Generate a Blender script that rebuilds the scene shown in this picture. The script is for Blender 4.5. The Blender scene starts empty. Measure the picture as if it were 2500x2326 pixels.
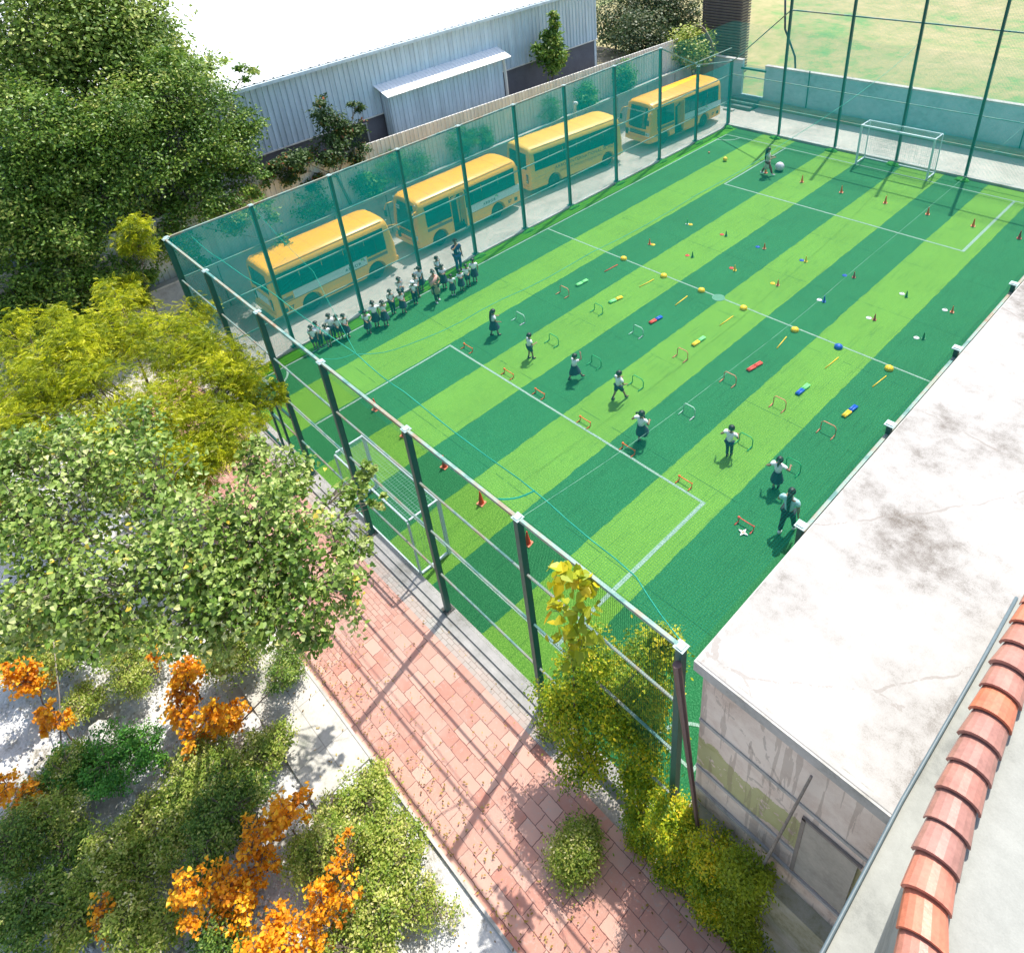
import bpy, bmesh, math, random
import numpy as np
from mathutils import Vector, Matrix, Euler
R=math.radians; PI=math.pi
sc=bpy.context.scene; COL=sc.collection
# ---------------------------------------------------------------- camera
CR=Matrix(((0.6832397137629468,0.7249791172570756,-0.08711356426112865),(0.3425489249114497,-0.42359209897520533,-0.8385880798865373),(-0.6448594634330309,0.5431160218838429,-0.5377557616557282)))
CC=Vector((24.8952,-6.97413,17.5)); F,CX,CY=1796.445,1280.615,728.57
cam=bpy.data.objects.new('camera',bpy.data.cameras.new('camera')); COL.objects.link(cam)
m=Matrix((CR[0],-CR[1],-CR[2])).transposed().to_4x4(); m.translation=CC; cam.matrix_world=m
cam.data.sensor_width=36; cam.data.sensor_fit='HORIZONTAL'; cam.data.lens=F/2500*36
cam.data.shift_x=(1250-CX)/2500; cam.data.shift_y=(CY-1163)/2500
cam.data.clip_end=2000; cam.data.clip_start=.05
sc.camera=cam
def at(u,v,z=0.):          # point of the place seen at (u,v) of the 2500 px photograph, at height z
    r=CR.transposed()@Vector(((u-CX)/F,(v-CY)/F,1)); return CC+r*((z-CC.z)/r.z)
# ---------------------------------------------------------------- light
SUN_EL,SUN_AZ=62,103
W=bpy.data.worlds.new('World'); sc.world=W; W.use_nodes=True
bg=W.node_tree.nodes['Background']; sky=W.node_tree.nodes.new('ShaderNodeTexSky'); sky.sky_type='NISHITA'
sky.sun_disc=False; sky.sun_elevation=R(SUN_EL); sky.sun_rotation=R(90-SUN_AZ); sky.air_density=1.0; sky.dust_density=2.0
W.node_tree.links.new(sky.outputs[0],bg.inputs[0]); bg.inputs[1].default_value=.15
sl=bpy.data.lights.new('sun','SUN'); sl.energy=3.7; sl.angle=R(.55); sl.color=(1,.955,.88)
so=bpy.data.objects.new('sun',sl); COL.objects.link(so)
so.rotation_euler=Vector((math.cos(R(SUN_AZ))*math.cos(R(SUN_EL)),math.sin(R(SUN_AZ))*math.cos(R(SUN_EL)),math.sin(R(SUN_EL)))).to_track_quat('Z','Y').to_euler()
sc.view_settings.view_transform='Standard'; sc.view_settings.look='None'; sc.view_settings.exposure=.88; sc.view_settings.gamma=1
sc.render.engine='CYCLES'
# ---------------------------------------------------------------- materials
def newmat(name):
    m=bpy.data.materials.new(name); m.use_nodes=True; nt=m.node_tree
    return m,nt,nt.nodes['Principled BSDF']
def nd(nt,t,**k):
    n=nt.nodes.new(t)
    for a,b in k.items():
        if a.startswith('i_'): n.inputs[a[2:].replace('_',' ')].default_value=b
        else: setattr(n,a,b)
    return n
def ramp(nt,src,stops):
    r=nt.nodes.new('ShaderNodeValToRGB'); e=r.color_ramp.elements
    while len(e)<len(stops): e.new(.5)
    for q,(p,c) in zip(e,stops): q.position=p; q.color=(*c,1)
    nt.links.new(src,r.inputs[0]); return r.outputs[0]
def coords(nt,kind='Object'):
    return nt.nodes.new('ShaderNodeTexCoord').outputs[kind]
def noise(nt,co,scale,detail=4,rough=.6):
    n=nd(nt,'ShaderNodeTexNoise'); n.inputs['Scale'].default_value=scale; n.inputs['Detail'].default_value=detail; n.inputs['Roughness'].default_value=rough
    nt.links.new(co,n.inputs['Vector']); return n.outputs['Fac']
def mth(nt,op,a,b=None,c=None):
    n=nt.nodes.new('ShaderNodeMath'); n.operation=op
    for i,v in enumerate((a,b,c)):
        if v is None: continue
        if isinstance(v,(int,float)): n.inputs[i].default_value=v
        else: nt.links.new(v,n.inputs[i])
    return n.outputs[0]
def mixc(nt,f,a,b,mode='MIX'):
    n=nt.nodes.new('ShaderNodeMixRGB'); n.blend_type=mode
    for i,v in zip((0,1,2),(f,a,b)):
        if isinstance(v,(int,float)): n.inputs[i].default_value=v
        elif isinstance(v,tuple): n.inputs[i].default_value=(*v,1)
        else: nt.links.new(v,n.inputs[i])
    return n.outputs[0]
def bump(nt,bs,h,st=.3,d=.02):
    b=nd(nt,'ShaderNodeBump'); b.inputs['Strength'].default_value=st; b.inputs['Distance'].default_value=d
    nt.links.new(h,b.inputs['Height']); nt.links.new(b.outputs[0],bs.inputs['Normal'])
_M={}
def M(name,col=None,rough=.6,var=.18,scale=6,metal=0,bmp=0,spec=.5,trans=0):
    """plain painted / woven / cast material with a little procedural wear"""
    if name in _M: return _M[name]
    m,nt,bs=newmat(name); co=coords(nt)
    n=noise(nt,co,scale,5); n2=noise(nt,co,scale*7,3)
    f=mth(nt,'ADD',mth(nt,'MULTIPLY',n,.65),mth(nt,'MULTIPLY',n2,.35))
    c=ramp(nt,f,[(.3,tuple(x*(1-var) for x in col)),(.7,tuple(min(1,x*(1+var)) for x in col))])
    nt.links.new(c,bs.inputs['Base Color']); bs.inputs['Roughness'].default_value=rough; bs.inputs['Metallic'].default_value=metal
    bs.inputs['Specular IOR Level'].default_value=spec
    if bmp: bump(nt,bs,n2,bmp,.01)
    _M[name]=m; return m
GREENM=M('green_paint',(.012,.10,.085),.45,.2,4); RUST=None
def m_rail():
    m,nt,bs=newmat('weathered_rail'); co=coords(nt)
    f=noise(nt,co,.8,8,.75)
    c=ramp(nt,f,[(.40,(.06,.20,.18)),(.48,(.22,.32,.28)),(.57,(.27,.25,.18)),(.66,(.24,.12,.06))])
    nt.links.new(c,bs.inputs['Base Color']); bs.inputs['Roughness'].default_value=.6; return m
RAILM=m_rail()
NETM=M('teal_net_cord',(.0,.15,.12),.7,.1,2,0,0,0); NETL=M('bright_net_cord',(.0,.52,.48),.7,.1,2,0,0,0); NETD=M('dark_net_cord',(.006,.10,.06),.7,.1,2,0,0,0); ROPEM=M('teal_rope',(.0,.30,.20),.7,.2,9)
WHITEP=M('white_paint',(.72,.74,.74),.45,.08); CONC=None
def m_concrete(name,c1,c2,c3,sc_=.35,joint=0,crack=True,moss=False):
    m,nt,bs=newmat(name); co=coords(nt)
    a=noise(nt,co,sc_,7,.65); b=noise(nt,co,sc_*9,6,.7); g=noise(nt,co,60,2)
    f=mth(nt,'ADD',mth(nt,'MULTIPLY',a,.6),mth(nt,'ADD',mth(nt,'MULTIPLY',b,.28),mth(nt,'MULTIPLY',g,.12)))
    c=ramp(nt,f,[(.38,c3),(.47,c1),(.60,c2)])
    if crack:
        v=nd(nt,'ShaderNodeTexVoronoi',feature='DISTANCE_TO_EDGE'); v.inputs['Scale'].default_value=.33
        w=nd(nt,'ShaderNodeMixRGB'); w.inputs[0].default_value=.25; nt.links.new(co,w.inputs[1])
        nn=nd(nt,'ShaderNodeTexNoise'); nn.inputs['Scale'].default_value=1.6; nn.inputs['Detail'].default_value=5; nt.links.new(co,nn.inputs['Vector']); nt.links.new(nn.outputs['Color'],w.inputs[2])
        nt.links.new(w.outputs[0],v.inputs['Vector'])
        k=mth(nt,'LESS_THAN',v.outputs['Distance'],.0045); k=mth(nt,'MULTIPLY',k,mth(nt,'GREATER_THAN',b,.5)); k=mth(nt,'MULTIPLY',k,.35)
        c=mixc(nt,k,c,(.16,.12,.09))
    if joint:
        sx=nd(nt,'ShaderNodeSeparateXYZ'); nt.links.new(co,sx.inputs[0])
        jx=mth(nt,'LESS_THAN',mth(nt,'PINGPONG',sx.outputs[0],joint/2),.012); jy=mth(nt,'LESS_THAN',mth(nt,'PINGPONG',sx.outputs[1],joint*.7),.012)
        c=mixc(nt,mth(nt,'MULTIPLY',mth(nt,'MAXIMUM',jx,jy),.6),c,(.2,.19,.17))
    if moss:
        sz=nd(nt,'ShaderNodeSeparateXYZ'); nt.links.new(co,sz.inputs[0]); z=mth(nt,'ADD',sz.outputs[2],mth(nt,'MULTIPLY',mth(nt,'SUBTRACT',a,.5),1.6))
        k=mth(nt,'MULTIPLY',mth(nt,'LESS_THAN',mth(nt,'ABSOLUTE',mth(nt,'SUBTRACT',z,3.95)),.5),mth(nt,'GREATER_THAN',b,.40)); k=mth(nt,'MULTIPLY',k,.7)
        c=mixc(nt,k,c,(.33,.37,.10))
        mp=nd(nt,'ShaderNodeMapping'); mp.inputs['Scale'].default_value=(5,5,.35); nt.links.new(co,mp.inputs[0]); sk=noise(nt,mp.outputs[0],1.3,4)
        c=mixc(nt,mth(nt,'MULTIPLY',mth(nt,'GREATER_THAN',sk,.56),.35),c,(.22,.16,.12))
    nt.links.new(c,bs.inputs['Base Color']); bs.inputs['Roughness'].default_value=.85
    bump(nt,bs,b,.25,.02); return m
DRIVEM=m_concrete('driveway_concrete',(.42,.39,.35),(.50,.47,.42),(.29,.27,.24),.4,3.2)
ROOFM=m_concrete('roof_concrete',(.33,.315,.29),(.44,.43,.41),(.12,.10,.08),.26)
WALLM=m_concrete('wall_concrete',(.30,.31,.31),(.40,.41,.41),(.19,.19,.19),.5,0,False)
KERBM=m_concrete('kerb_concrete',(.40,.39,.36),(.50,.48,.45),(.26,.25,.22),.8,0,False)
SLABM=m_concrete('old_slab',(.44,.42,.37),(.56,.54,.49),(.26,.27,.22),.9,1.3)
ENDW=m_concrete('stained_plaster',(.66,.54,.45),(.80,.70,.60),(.40,.30,.23),.6,0,True,True)
CREAM=m_concrete('cream_plaster',(.27,.275,.245),(.33,.335,.30),(.19,.195,.175),.7,0,False)
BLUEW=m_concrete('pale_blue_plaster',(.36,.48,.50),(.47,.58,.60),(.25,.34,.35),.4,0,False)
def m_turf():
    m,nt,bs=newmat('striped_turf'); co=coords(nt); s=nd(nt,'ShaderNodeSeparateXYZ'); nt.links.new(co,s.inputs[0])
    w=noise(nt,co,1.3,4,.7); fine=noise(nt,co,26,4,.85); mid=noise(nt,co,6,4,.6); big=noise(nt,co,.35,3)
    x=mth(nt,'ADD',s.outputs[0],mth(nt,'MULTIPLY',mth(nt,'SUBTRACT',w,.5),.16))
    k=mth(nt,'MODULO',mth(nt,'FLOOR',mth(nt,'DIVIDE',mth(nt,'ADD',x,8.96),2.16)),2.)   # edges at x = -.32+2.16k
    k=mth(nt,'MULTIPLY',k,mth(nt,'LESS_THAN',x,19.1))
    dark=ramp(nt,fine,[(.30,(.001,.048,.014)),(.5,(.009,.135,.042)),(.72,(.08,.28,.12))])
    lite=ramp(nt,fine,[(.30,(.030,.13,.006)),(.5,(.105,.28,.026)),(.72,(.28,.47,.11))])
    c=mixc(nt,k,dark,lite)
    edge=mth(nt,'LESS_THAN',x,-.06); c=mixc(nt,edge,c,ramp(nt,fine,[(.3,(.02,.17,.005)),(.7,(.10,.36,.02))]))
    v=mth(nt,'ADD',.66,mth(nt,'MULTIPLY',mid,.32)); v=mth(nt,'ADD',v,mth(nt,'MULTIPLY',big,.38))
    hs=nd(nt,'ShaderNodeHueSaturation'); nt.links.new(c,hs.inputs['Color']); nt.links.new(v,hs.inputs['Value'])
    # brushed pile lines along the length, cross seams of the rolls
    st=nd(nt,'ShaderNodeMapping'); st.inputs['Scale'].default_value=(14,.7,1); nt.links.new(co,st.inputs[0]); br=noise(nt,st.outputs[0],1.,3)
    c=mixc(nt,mth(nt,'MULTIPLY',mth(nt,'LESS_THAN',br,.40),.22),hs.outputs[0],(.0,.05,.015))
    sy=mth(nt,'LESS_THAN',mth(nt,'PINGPONG',mth(nt,'ADD',s.outputs[1],1.2),2.05),.016); sy=mth(nt,'MULTIPLY',sy,mth(nt,'GREATER_THAN',w,.47))
    c=mixc(nt,mth(nt,'MULTIPLY',sy,.55),c,(.0,.06,.02))
    nt.links.new(c,bs.inputs['Base Color']); bs.inputs['Roughness'].default_value=.85; bs.inputs['Specular IOR Level'].default_value=.25
    bump(nt,bs,fine,.5,.02); return m
TURF=m_turf()
def m_line():
    m,nt,bs=newmat('line_white'); co=coords(nt); f=noise(nt,co,45,4,.8)
    c=ramp(nt,f,[(.40,(.05,.20,.09)),(.5,(.24,.36,.30)),(.7,(.45,.54,.50))]); nt.links.new(c,bs.inputs['Base Color']); bs.inputs['Roughness'].default_value=.9; return m
LINEM=m_line()
def m_paver(name,tint1,tint2,gro,sx=.24,sy=.12):
    m,nt,bs=newmat(name); co=coords(nt)
    w=nd(nt,'ShaderNodeTexWave'); w.inputs['Scale'].default_value=2.6; 
    ds=nd(nt,'ShaderNodeTexNoise'); ds.inputs['Scale'].default_value=9; nt.links.new(co,ds.inputs['Vector'])
    mm=nd(nt,'ShaderNodeMixRGB'); mm.inputs[0].default_value=.035; nt.links.new(co,mm.inputs[1]); nt.links.new(ds.outputs['Color'],mm.inputs[2])
    rt=nd(nt,'ShaderNodeMapping'); rt.inputs['Rotation'].default_value=(0,0,R(0)); nt.links.new(mm.outputs[0],rt.inputs[0])
    b=nd(nt,'ShaderNodeTexBrick'); b.inputs['Scale'].default_value=1; b.inputs['Brick Width'].default_value=sx; b.inputs['Row Height'].default_value=sy; b.inputs['Mortar Size'].default_value=.008
    b.inputs['Color1'].default_value=(*tint1,1); b.inputs['Color2'].default_value=(*tint2,1); b.inputs['Mortar'].default_value=(*gro,1); b.inputs['Bias'].default_value=-.1
    nt.links.new(rt.outputs[0],b.inputs['Vector'])
    d=noise(nt,co,.8,6,.7); d2=noise(nt,co,9,4,.7)
    c=mixc(nt,mth(nt,'MULTIPLY',mth(nt,'GREATER_THAN',d2,.60),.35),b.outputs['Color'],(.55,.46,.40))
    c=mixc(nt,ramp(nt,d,[(.4,(.0,.0,.0)),(.65,(.5,.5,.5))]),c,(.62,.42,.34))
    nt.links.new(c,bs.inputs['Base Color']); bs.inputs['Roughness'].default_value=.85
    bump(nt,bs,b.outputs['Fac'],-.6,.01); return m
PAVR=m_paver('red_pavers',(.60,.27,.20),(.74,.43,.33),(.27,.12,.09)); PAVG=m_paver('grey_pavers',(.44,.43,.38),(.52,.50,.45),(.22,.21,.18),.22,.11)
def m_ground(name,stops,scale=.8,b=.5):
    m,nt,bs=newmat(name); co=coords(nt); a=noise(nt,co,scale,9,.68); c2=noise(nt,co,scale*14,5,.7)
    f=mth(nt,'ADD',mth(nt,'MULTIPLY',a,.68),mth(nt,'MULTIPLY',c2,.32))
    nt.links.new(ramp(nt,f,stops),bs.inputs['Base Color']); bs.inputs['Roughness'].default_value=.95; bump(nt,bs,c2,b,.05); return m
DIRT=m_ground('dusty_ground',[(.34,(.30,.25,.19)),(.48,(.50,.46,.40)),(.62,(.62,.60,.55))],.5)
RUBG=m_ground('rubble_ground',[(.34,(.16,.14,.10)),(.42,(.42,.40,.35)),(.50,(.66,.65,.62)),(.66,(.78,.78,.76))],1.2,.9)
FIELD=m_ground('dry_grassland',[(.36,(.06,.23,.08)),(.44,(.15,.27,.085)),(.50,(.28,.28,.12)),(.62,(.42,.34,.18))],.055,.6)
BANKM=m_ground('bank_soil',[(.38,(.08,.10,.04)),(.5,(.22,.19,.13)),(.65,(.34,.30,.24))],.9)
def m_sheet(name,col,var=.12,rough=.45,metal=0):
    m,nt,bs=newmat(name); co=coords(nt); mp=nd(nt,'ShaderNodeMapping'); mp.inputs['Scale'].default_value=(1,1,.12); nt.links.new(co,mp.inputs[0])
    f=noise(nt,mp.outputs[0],2.2,6,.7); c=ramp(nt,f,[(.35,tuple(x*(1-var*1.6) for x in col)),(.55,col),(.7,tuple(min(1,x*(1+var)) for x in col))])
    nt.links.new(c,bs.inputs['Base Color']); bs.inputs['Roughness'].default_value=rough; bs.inputs['Metallic'].default_value=metal; return m
SHB=m_sheet('blue_grey_sheet',(.60,.70,.76)); SHC=m_sheet('cream_sheet',(.74,.72,.66)); SHW=m_sheet('white_roof_sheet',(.86,.87,.87),.03); SHBR=m_sheet('brown_slats',(.21,.165,.15))
GREYW=M('purple_grey_wall',(.13,.135,.16),.8,.2,1.5); DARKG=M('dark_glass',(.012,.03,.035),.12,.3,2,0,0,.6)
MOSS=M('moss_band',(.20,.22,.045),.95,.4,3,0,.4)
YEL=M('bus_yellow',(.95,.45,.012),.35,.05,1.5,0,0,.5); YEL2=M('bus_yellow_old',(.86,.50,.04),.45,.07,1.5); BLK=M('black_trim',(.015,.017,.018),.5); TYRE=M('tyre_rubber',(.02,.02,.02),.85,.2,20)
HUB=M('steel_hub',(.28,.28,.26),.45,.2,8,.6); PANW=M('panel_white',(.70,.74,.75),.4,.04); GLS=M('bus_glass',(.012,.045,.05),.08,.4,1.2,0,0,.8); RED=M('tail_red',(.45,.02,.015),.3); LMP=M('lamp_clear',(.65,.68,.7),.15); BRN=M('stripe_brown',(.17,.10,.08),.5)
TXD=M('text_dark',(.035,.05,.045),.5); TXR=M('text_red',(.5,.03,.03),.5); TXG=M('logo_green',(.20,.5,.05),.5); TXT=M('logo_teal',(.01,.30,.25),.5); TXP=M('logo_pink',(.55,.10,.25),.5); TXW=M('text_white',(.75,.78,.78),.5)
# ---------------------------------------------------------------- mesh helpers
def tag(o,label=None,cat=None,group=None,kind=None):
    if label: o['label']=label
    if cat: o['category']=cat
    if group: o['group']=group
    if kind: o['kind']=kind
    return o
def empty(name,loc=(0,0,0),rz=0,label=None,cat=None,group=None):
    o=bpy.data.objects.new(name,None); COL.objects.link(o); o.location=loc; o.rotation_euler=(0,0,rz); o.empty_display_size=.2
    return tag(o,label,cat,group)
def link(name,me,mats,parent=None,smooth=False):
    o=bpy.data.objects.new(name,me); COL.objects.link(o)
    for x in (mats if isinstance(mats,(list,tuple)) else [mats]): me.materials.append(x)
    if parent: o.parent=parent
    if smooth: me.polygons.foreach_set('use_smooth',[True]*len(me.polygons))
    return o
class MB:
    def __init__(s): s.v=[]; s.f=[]; s.m=[]
    def add(s,vs,fs,mi=0):
        n=len(s.v); s.v+= [tuple(x) for x in vs]; s.f+=[tuple(n+i for i in f) for f in fs]; s.m+=[mi]*len(fs); return s
    def box(s,c,d,rot=None,mi=0):
        c=Vector(c); vs=[Vector((x*d[0]/2,y*d[1]/2,z*d[2]/2)) for x in (-1,1) for y in (-1,1) for z in (-1,1)]
        if rot is not None: q=Euler(rot).to_matrix() if not isinstance(rot,Matrix) else rot; vs=[q@v for v in vs]
        return s.add([c+v for v in vs],[(0,1,3,2),(4,6,7,5),(0,4,5,1),(2,3,7,6),(0,2,6,4),(1,5,7,3)],mi)
    def bb(s,a,b,mi=0): return s.box([(a[i]+b[i])/2 for i in range(3)],[abs(b[i]-a[i]) for i in range(3)],None,mi)
    def tube(s,pts,r,n=6,mi=0,cap=True):
        pts=[Vector(p) for p in pts]; rs=r if isinstance(r,(list,tuple)) else [r]*len(pts); vs=[]; ref=None
        for i,p in enumerate(pts):
            t=(pts[min(i+1,len(pts)-1)]-pts[max(i-1,0)]); t=t.normalized() if t.length>1e-9 else Vector((0,0,1))
            if ref is None: ref=t.orthogonal().normalized()
            a=(ref-t*ref.dot(t)); a=a.normalized() if a.length>1e-5 else t.orthogonal().normalized(); ref=a; b=t.cross(a)
            vs+=[p+(a*math.cos(2*PI*k/n)+b*math.sin(2*PI*k/n))*rs[i] for k in range(n)]
        fs=[(i*n+k,i*n+(k+1)%n,(i+1)*n+(k+1)%n,(i+1)*n+k) for i in range(len(pts)-1) for k in range(n)]
        if cap: fs+=[tuple(range(n))[::-1],tuple((len(pts)-1)*n+k for k in range(n))]
        return s.add(vs,fs,mi)
    def lathe(s,prof,n=16,c=(0,0,0),mi=0,wob=0,sx=1,sy=1):
        vs=[]
        for (r,z) in prof:
            for k in range(n):
                a=2*PI*k/n; q=r*(1+(wob*(1 if k%2 else -1))); vs.append((c[0]+q*math.cos(a)*sx,c[1]+q*math.sin(a)*sy,c[2]+z))
        fs=[(i*n+k,i*n+(k+1)%n,(i+1)*n+(k+1)%n,(i+1)*n+k) for i in range(len(prof)-1) for k in range(n)]
        fs+=[tuple(range(n))[::-1],tuple((len(prof)-1)*n+k for k in range(n))]
        return s.add(vs,fs,mi)
    def ball(s,c,r,n=12,m=8,mi=0,rr=(1,1,1)):
        vs=[];c=Vector(c)
        for i in range(1,m):
            for k in range(n): t=PI*i/m;a=2*PI*k/n; vs.append(c+Vector((math.sin(t)*math.cos(a)*rr[0],math.sin(t)*math.sin(a)*rr[1],math.cos(t)*rr[2]))*r)
        vs+=[c+Vector((0,0,r*rr[2])),c-Vector((0,0,r*rr[2]))]; T=len(vs)-2
        fs=[(i*n+k,(i+1)*n+k,(i+1)*n+(k+1)%n,i*n+(k+1)%n) for i in range(m-2) for k in range(n)]
        fs+=[(T,k,(k+1)%n) for k in range(n)]+[(T+1,(m-2)*n+(k+1)%n,(m-2)*n+k) for k in range(n)]
        return s.add(vs,fs,mi)
    def ext(s,poly,vec,mi=0):   # planar polygon extruded along vec
        n=len(poly); p=[Vector(q) for q in poly]; v=Vector(vec)
        return s.add(p+[q+v for q in p],[tuple(range(n))[::-1],tuple(n+i for i in range(n))]+[(i,(i+1)%n,n+(i+1)%n,n+i) for i in range(n)],mi)
    def xf(s,mat): s.v=[tuple(mat@Vector(v)) for v in s.v]; return s
    def mesh(s,name):
        me=bpy.data.meshes.new(name); me.from_pydata(s.v,[],s.f); me.polygons.foreach_set('material_index',s.m); me.validate(); me.update(); return me
    def build(s,name,mats,parent=None,smooth=False):
        me=s.mesh(name); o=link(name,me,mats,parent,smooth)
        return o
def fixn(o):
    b=bmesh.new(); b.from_mesh(o.data); bmesh.ops.recalc_face_normals(b,faces=b.faces); b.to_mesh(o.data); b.free(); return o
def npmesh(name,verts,k,mats,parent=None,smooth=False,tint=None):
    """verts (N*k,3) -> N separate k-gons"""
    n=len(verts)//k; me=bpy.data.meshes.new(name)
    me.vertices.add(n*k); me.vertices.foreach_set('co',np.asarray(verts,np.float32).ravel())
    me.loops.add(n*k); me.loops.foreach_set('vertex_index',np.arange(n*k,dtype=np.int32))
    me.polygons.add(n); me.polygons.foreach_set('loop_start',np.arange(0,n*k,k,dtype=np.int32)); me.polygons.foreach_set('loop_total',np.full(n,k,np.int32))
    if tint is not None:
        a=me.attributes.new('tint','FLOAT','FACE'); a.data.foreach_set('value',np.asarray(tint,np.float32))
    me.update(calc_edges=True)
    return link(name,me,mats,parent,smooth)
def net(name,o,u,v,U,V,cell,w,mat,parent,sag=None,seg=1,cv=None):
    """real cords: two families of flat ribbons spanning U along u and V along v"""
    o,u,v=[np.array(t,float) for t in (o,u,v)]; nrm=np.cross(u,v); out=[]
    cv=cv or cell
    def fam(a,b,A,B,off,cell,seg):
        ks=np.arange(cell/2,B,cell); ts=np.linspace(0,A,seg+1)
        for t0,t1 in zip(ts[:-1],ts[1:]):
            for k in ks: pass
            p=o+nrm*off; P=lambda t,k: p+np.outer(np.full(len(ks),t),a)+np.outer(k,b)
            q=np.stack([P(t0,ks-w/2),P(t1,ks-w/2),P(t1,ks+w/2),P(t0,ks+w/2)],1); out.append(q.reshape(-1,3))
    fam(u,v,U,V,0,cell,seg); fam(v,u,V,U,.002,cv,seg)
    q=np.concatenate(out)
    if sag: q[:,2]-=sag(q[:,0],q[:,1])
    return npmesh(name,q,4,mat,parent)
# ---------------------------------------------------------------- setting
def sheet(name,x0,x1,y0,y1,z,mat,nx=1,ny=1,hf=None):
    vs=[];fs=[]
    for j in range(ny+1):
        for i in range(nx+1):
            x=x0+(x1-x0)*i/nx; y=y0+(y1-y0)*j/ny; vs.append((x,y,z+(hf(x,y) if hf else 0)))
    for j in range(ny):
        for i in range(nx): a=j*(nx+1)+i; fs.append((a,a+1,a+nx+2,a+nx+1))
    me=bpy.data.meshes.new(name); me.from_pydata(vs,[],fs); o=link(name,me,mat,None,bool(hf)); tag(o,kind='structure'); return o
sheet('ground',-900,900,-300,1200,-.16,DIRT)
hf=lambda x,y: .9*math.sin(x*.06+y*.045)+.6*math.sin(x*.11-y*.07+2)+.5*math.sin(y*.16+x*.03)+min(1,(y-38)/25)*.8
sheet('grassland',-60,180,38.6,260,-.5,FIELD,110,110,lambda x,y: max(0,hf(x,y))*min(1,(y-38.6)/14)+.5)
sheet('driveway',-6.4,40,-1.2,38.1,-.06,DRIVEM)
sheet('yard',-40,11,-5,-1.2,-.08,DIRT)
sheet('sports_turf',-.75,21.2,-1.1,33.4,0,TURF)
sheet('paved_path',-3,12.7,-4.8,-1.95,-.02,PAVR); sheet('slab_path',12.7,27,-4.8,-1.95,-.02,m_paver('red_slabs',(.60,.26,.19),(.78,.47,.36),(.17,.06,.05),.44,.30)); sheet('grey_paving',-3,18.3,-1.95,-1.42,-.018,PAVG)
random.seed(3)
sheet('rubble_ground',-12,30,-16,-4.86,-.05,RUBG,120,40,lambda x,y: -.06+.10*math.sin(x*2.1+y)*math.sin(y*2.7-x*.6)+random.uniform(-.05,.05) if y<-5.1 else 0)
mb=MB(); mb.bb((9.2,-6.25,-.3),(15.25,-4.86,.012)); tag(mb.build('concrete_slab',SLABM),kind='structure')
mb=MB(); mb.bb((-3,-4.86,-.3),(24,-4.8,.03)); tag(mb.build('path_kerb',KERBM),kind='structure')
mb=MB(); mb.bb((-1.0,-1.42,-.2),(21.3,-1.12,.10)); mb.bb((-1.0,-1.12,-.2),(-.74,33.35,.08)); mb.bb((-1.0,33.35,-.2),(21.4,33.62,.13)); mb.bb((-3,-1.62,-.2),(18.3,-1.424,.05)); tag(mb.build('pitch_kerb',KERBM),kind='structure')
# painted lines
mb=MB(); Lp=32.06; LW=.07
def hl(x0,x1,y,w=LW,z=.006): mb.bb((x0,y-w/2,z-.004),(x1,y+w/2,z))
def vl(x,y0,y1,w=LW,z=.007): mb.bb((x-w/2,y0,z-.004),(x+w/2,y1,z))
hl(0,20.6,0); hl(0,20.6,Lp); hl(0,20.6,Lp/2,.065); vl(0,0,Lp); vl(20.6,0,Lp)
for y0,y1,yb in ((0,6.32,6.32),(Lp-6.32,Lp,Lp-6.32)): vl(4.11,y0,y1,.075); vl(16.42,y0,y1,.12); hl(4.07,16.48,yb,.08,.0085)
def arc(cx,cy,r,a0,a1,w=.08,n=14):
    for i in range(n):
        a,b=R(a0+(a1-a0)*i/n),R(a0+(a1-a0)*(i+1)/n)
        mb.add([(cx+math.cos(t)*q,cy+math.sin(t)*q,.0095) for t,q in ((a,r-w/2),(b,r-w/2),(b,r+w/2),(a,r+w/2))],[(0,1,2,3)])
arc(0,0,1,2,88); arc(0,Lp,1,-88,-2); arc(20.6,0,1,92,178); arc(20.6,Lp,1,182,268)
tag(mb.build('pitch_lines',LINEM),kind='structure')
mb=MB(); mb.lathe([(.27,.003),(.27,.0125)],20,(10.36,Lp/2-.05,0)); tag(mb.build('centre_spot',M('worn_spot',(.10,.27,.17),.9,.6,30)),kind='structure')
# bank behind the retaining wall
mb=MB(); mb.bb((-60,-40,-.1),(-6.6,38.5,2.0)); tag(mb.build('earth_bank',BANKM),kind='structure')
# ---------------------------------------------------------------- walls and buildings
def corr(o,u,L,z0,z1,pitch=.24,dep=.035,nrm=(1,0,0),back=.02):
    """ribbed metal sheet: profile along u, extruded between z0(t) and z1(t)"""
    o=Vector(o); u=Vector(u); nr=Vector(nrm); prof=[]; t=0
    while t<L:
        for dt,d in ((0,0),(.70,0),(.76,1),(.90,1),(.96,0)):
            if t+dt*pitch<L: prof.append((t+dt*pitch,d*dep))
        t+=pitch
    prof.append((L,0)); mb=MB(); vs=[]
    for t,d in prof:
        p=o+u*t+nr*d; za=z0(t) if callable(z0) else z0; zb=z1(t) if callable(z1) else z1
        vs+=[(p.x,p.y,za),(p.x,p.y,zb)]
    n=len(prof); q=[Vector(v)-nr*(back+dep) for v in vs]
    mb.add(vs,[(2*i,2*i+2,2*i+3,2*i+1) for i in range(n-1)]); mb.add(q,[(2*i,2*i+1,2*i+3,2*i+2) for i in range(n-1)])
    mb.add([vs[0],vs[1],q[1],q[0],vs[-2],vs[-1],q[-1],q[-2]],[(0,1,2,3),(4,7,6,5)])
    mb.add([x for i in range(n) for x in (vs[2*i+1],q[2*i+1])],[(2*i,2*i+2,2*i+3,2*i+1) for i in range(n-1)])
    return mb
t=empty('retaining_wall',(-6.5,14,0),0,'low grey concrete retaining wall with dark vertical joints behind the parked buses','wall')
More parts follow.
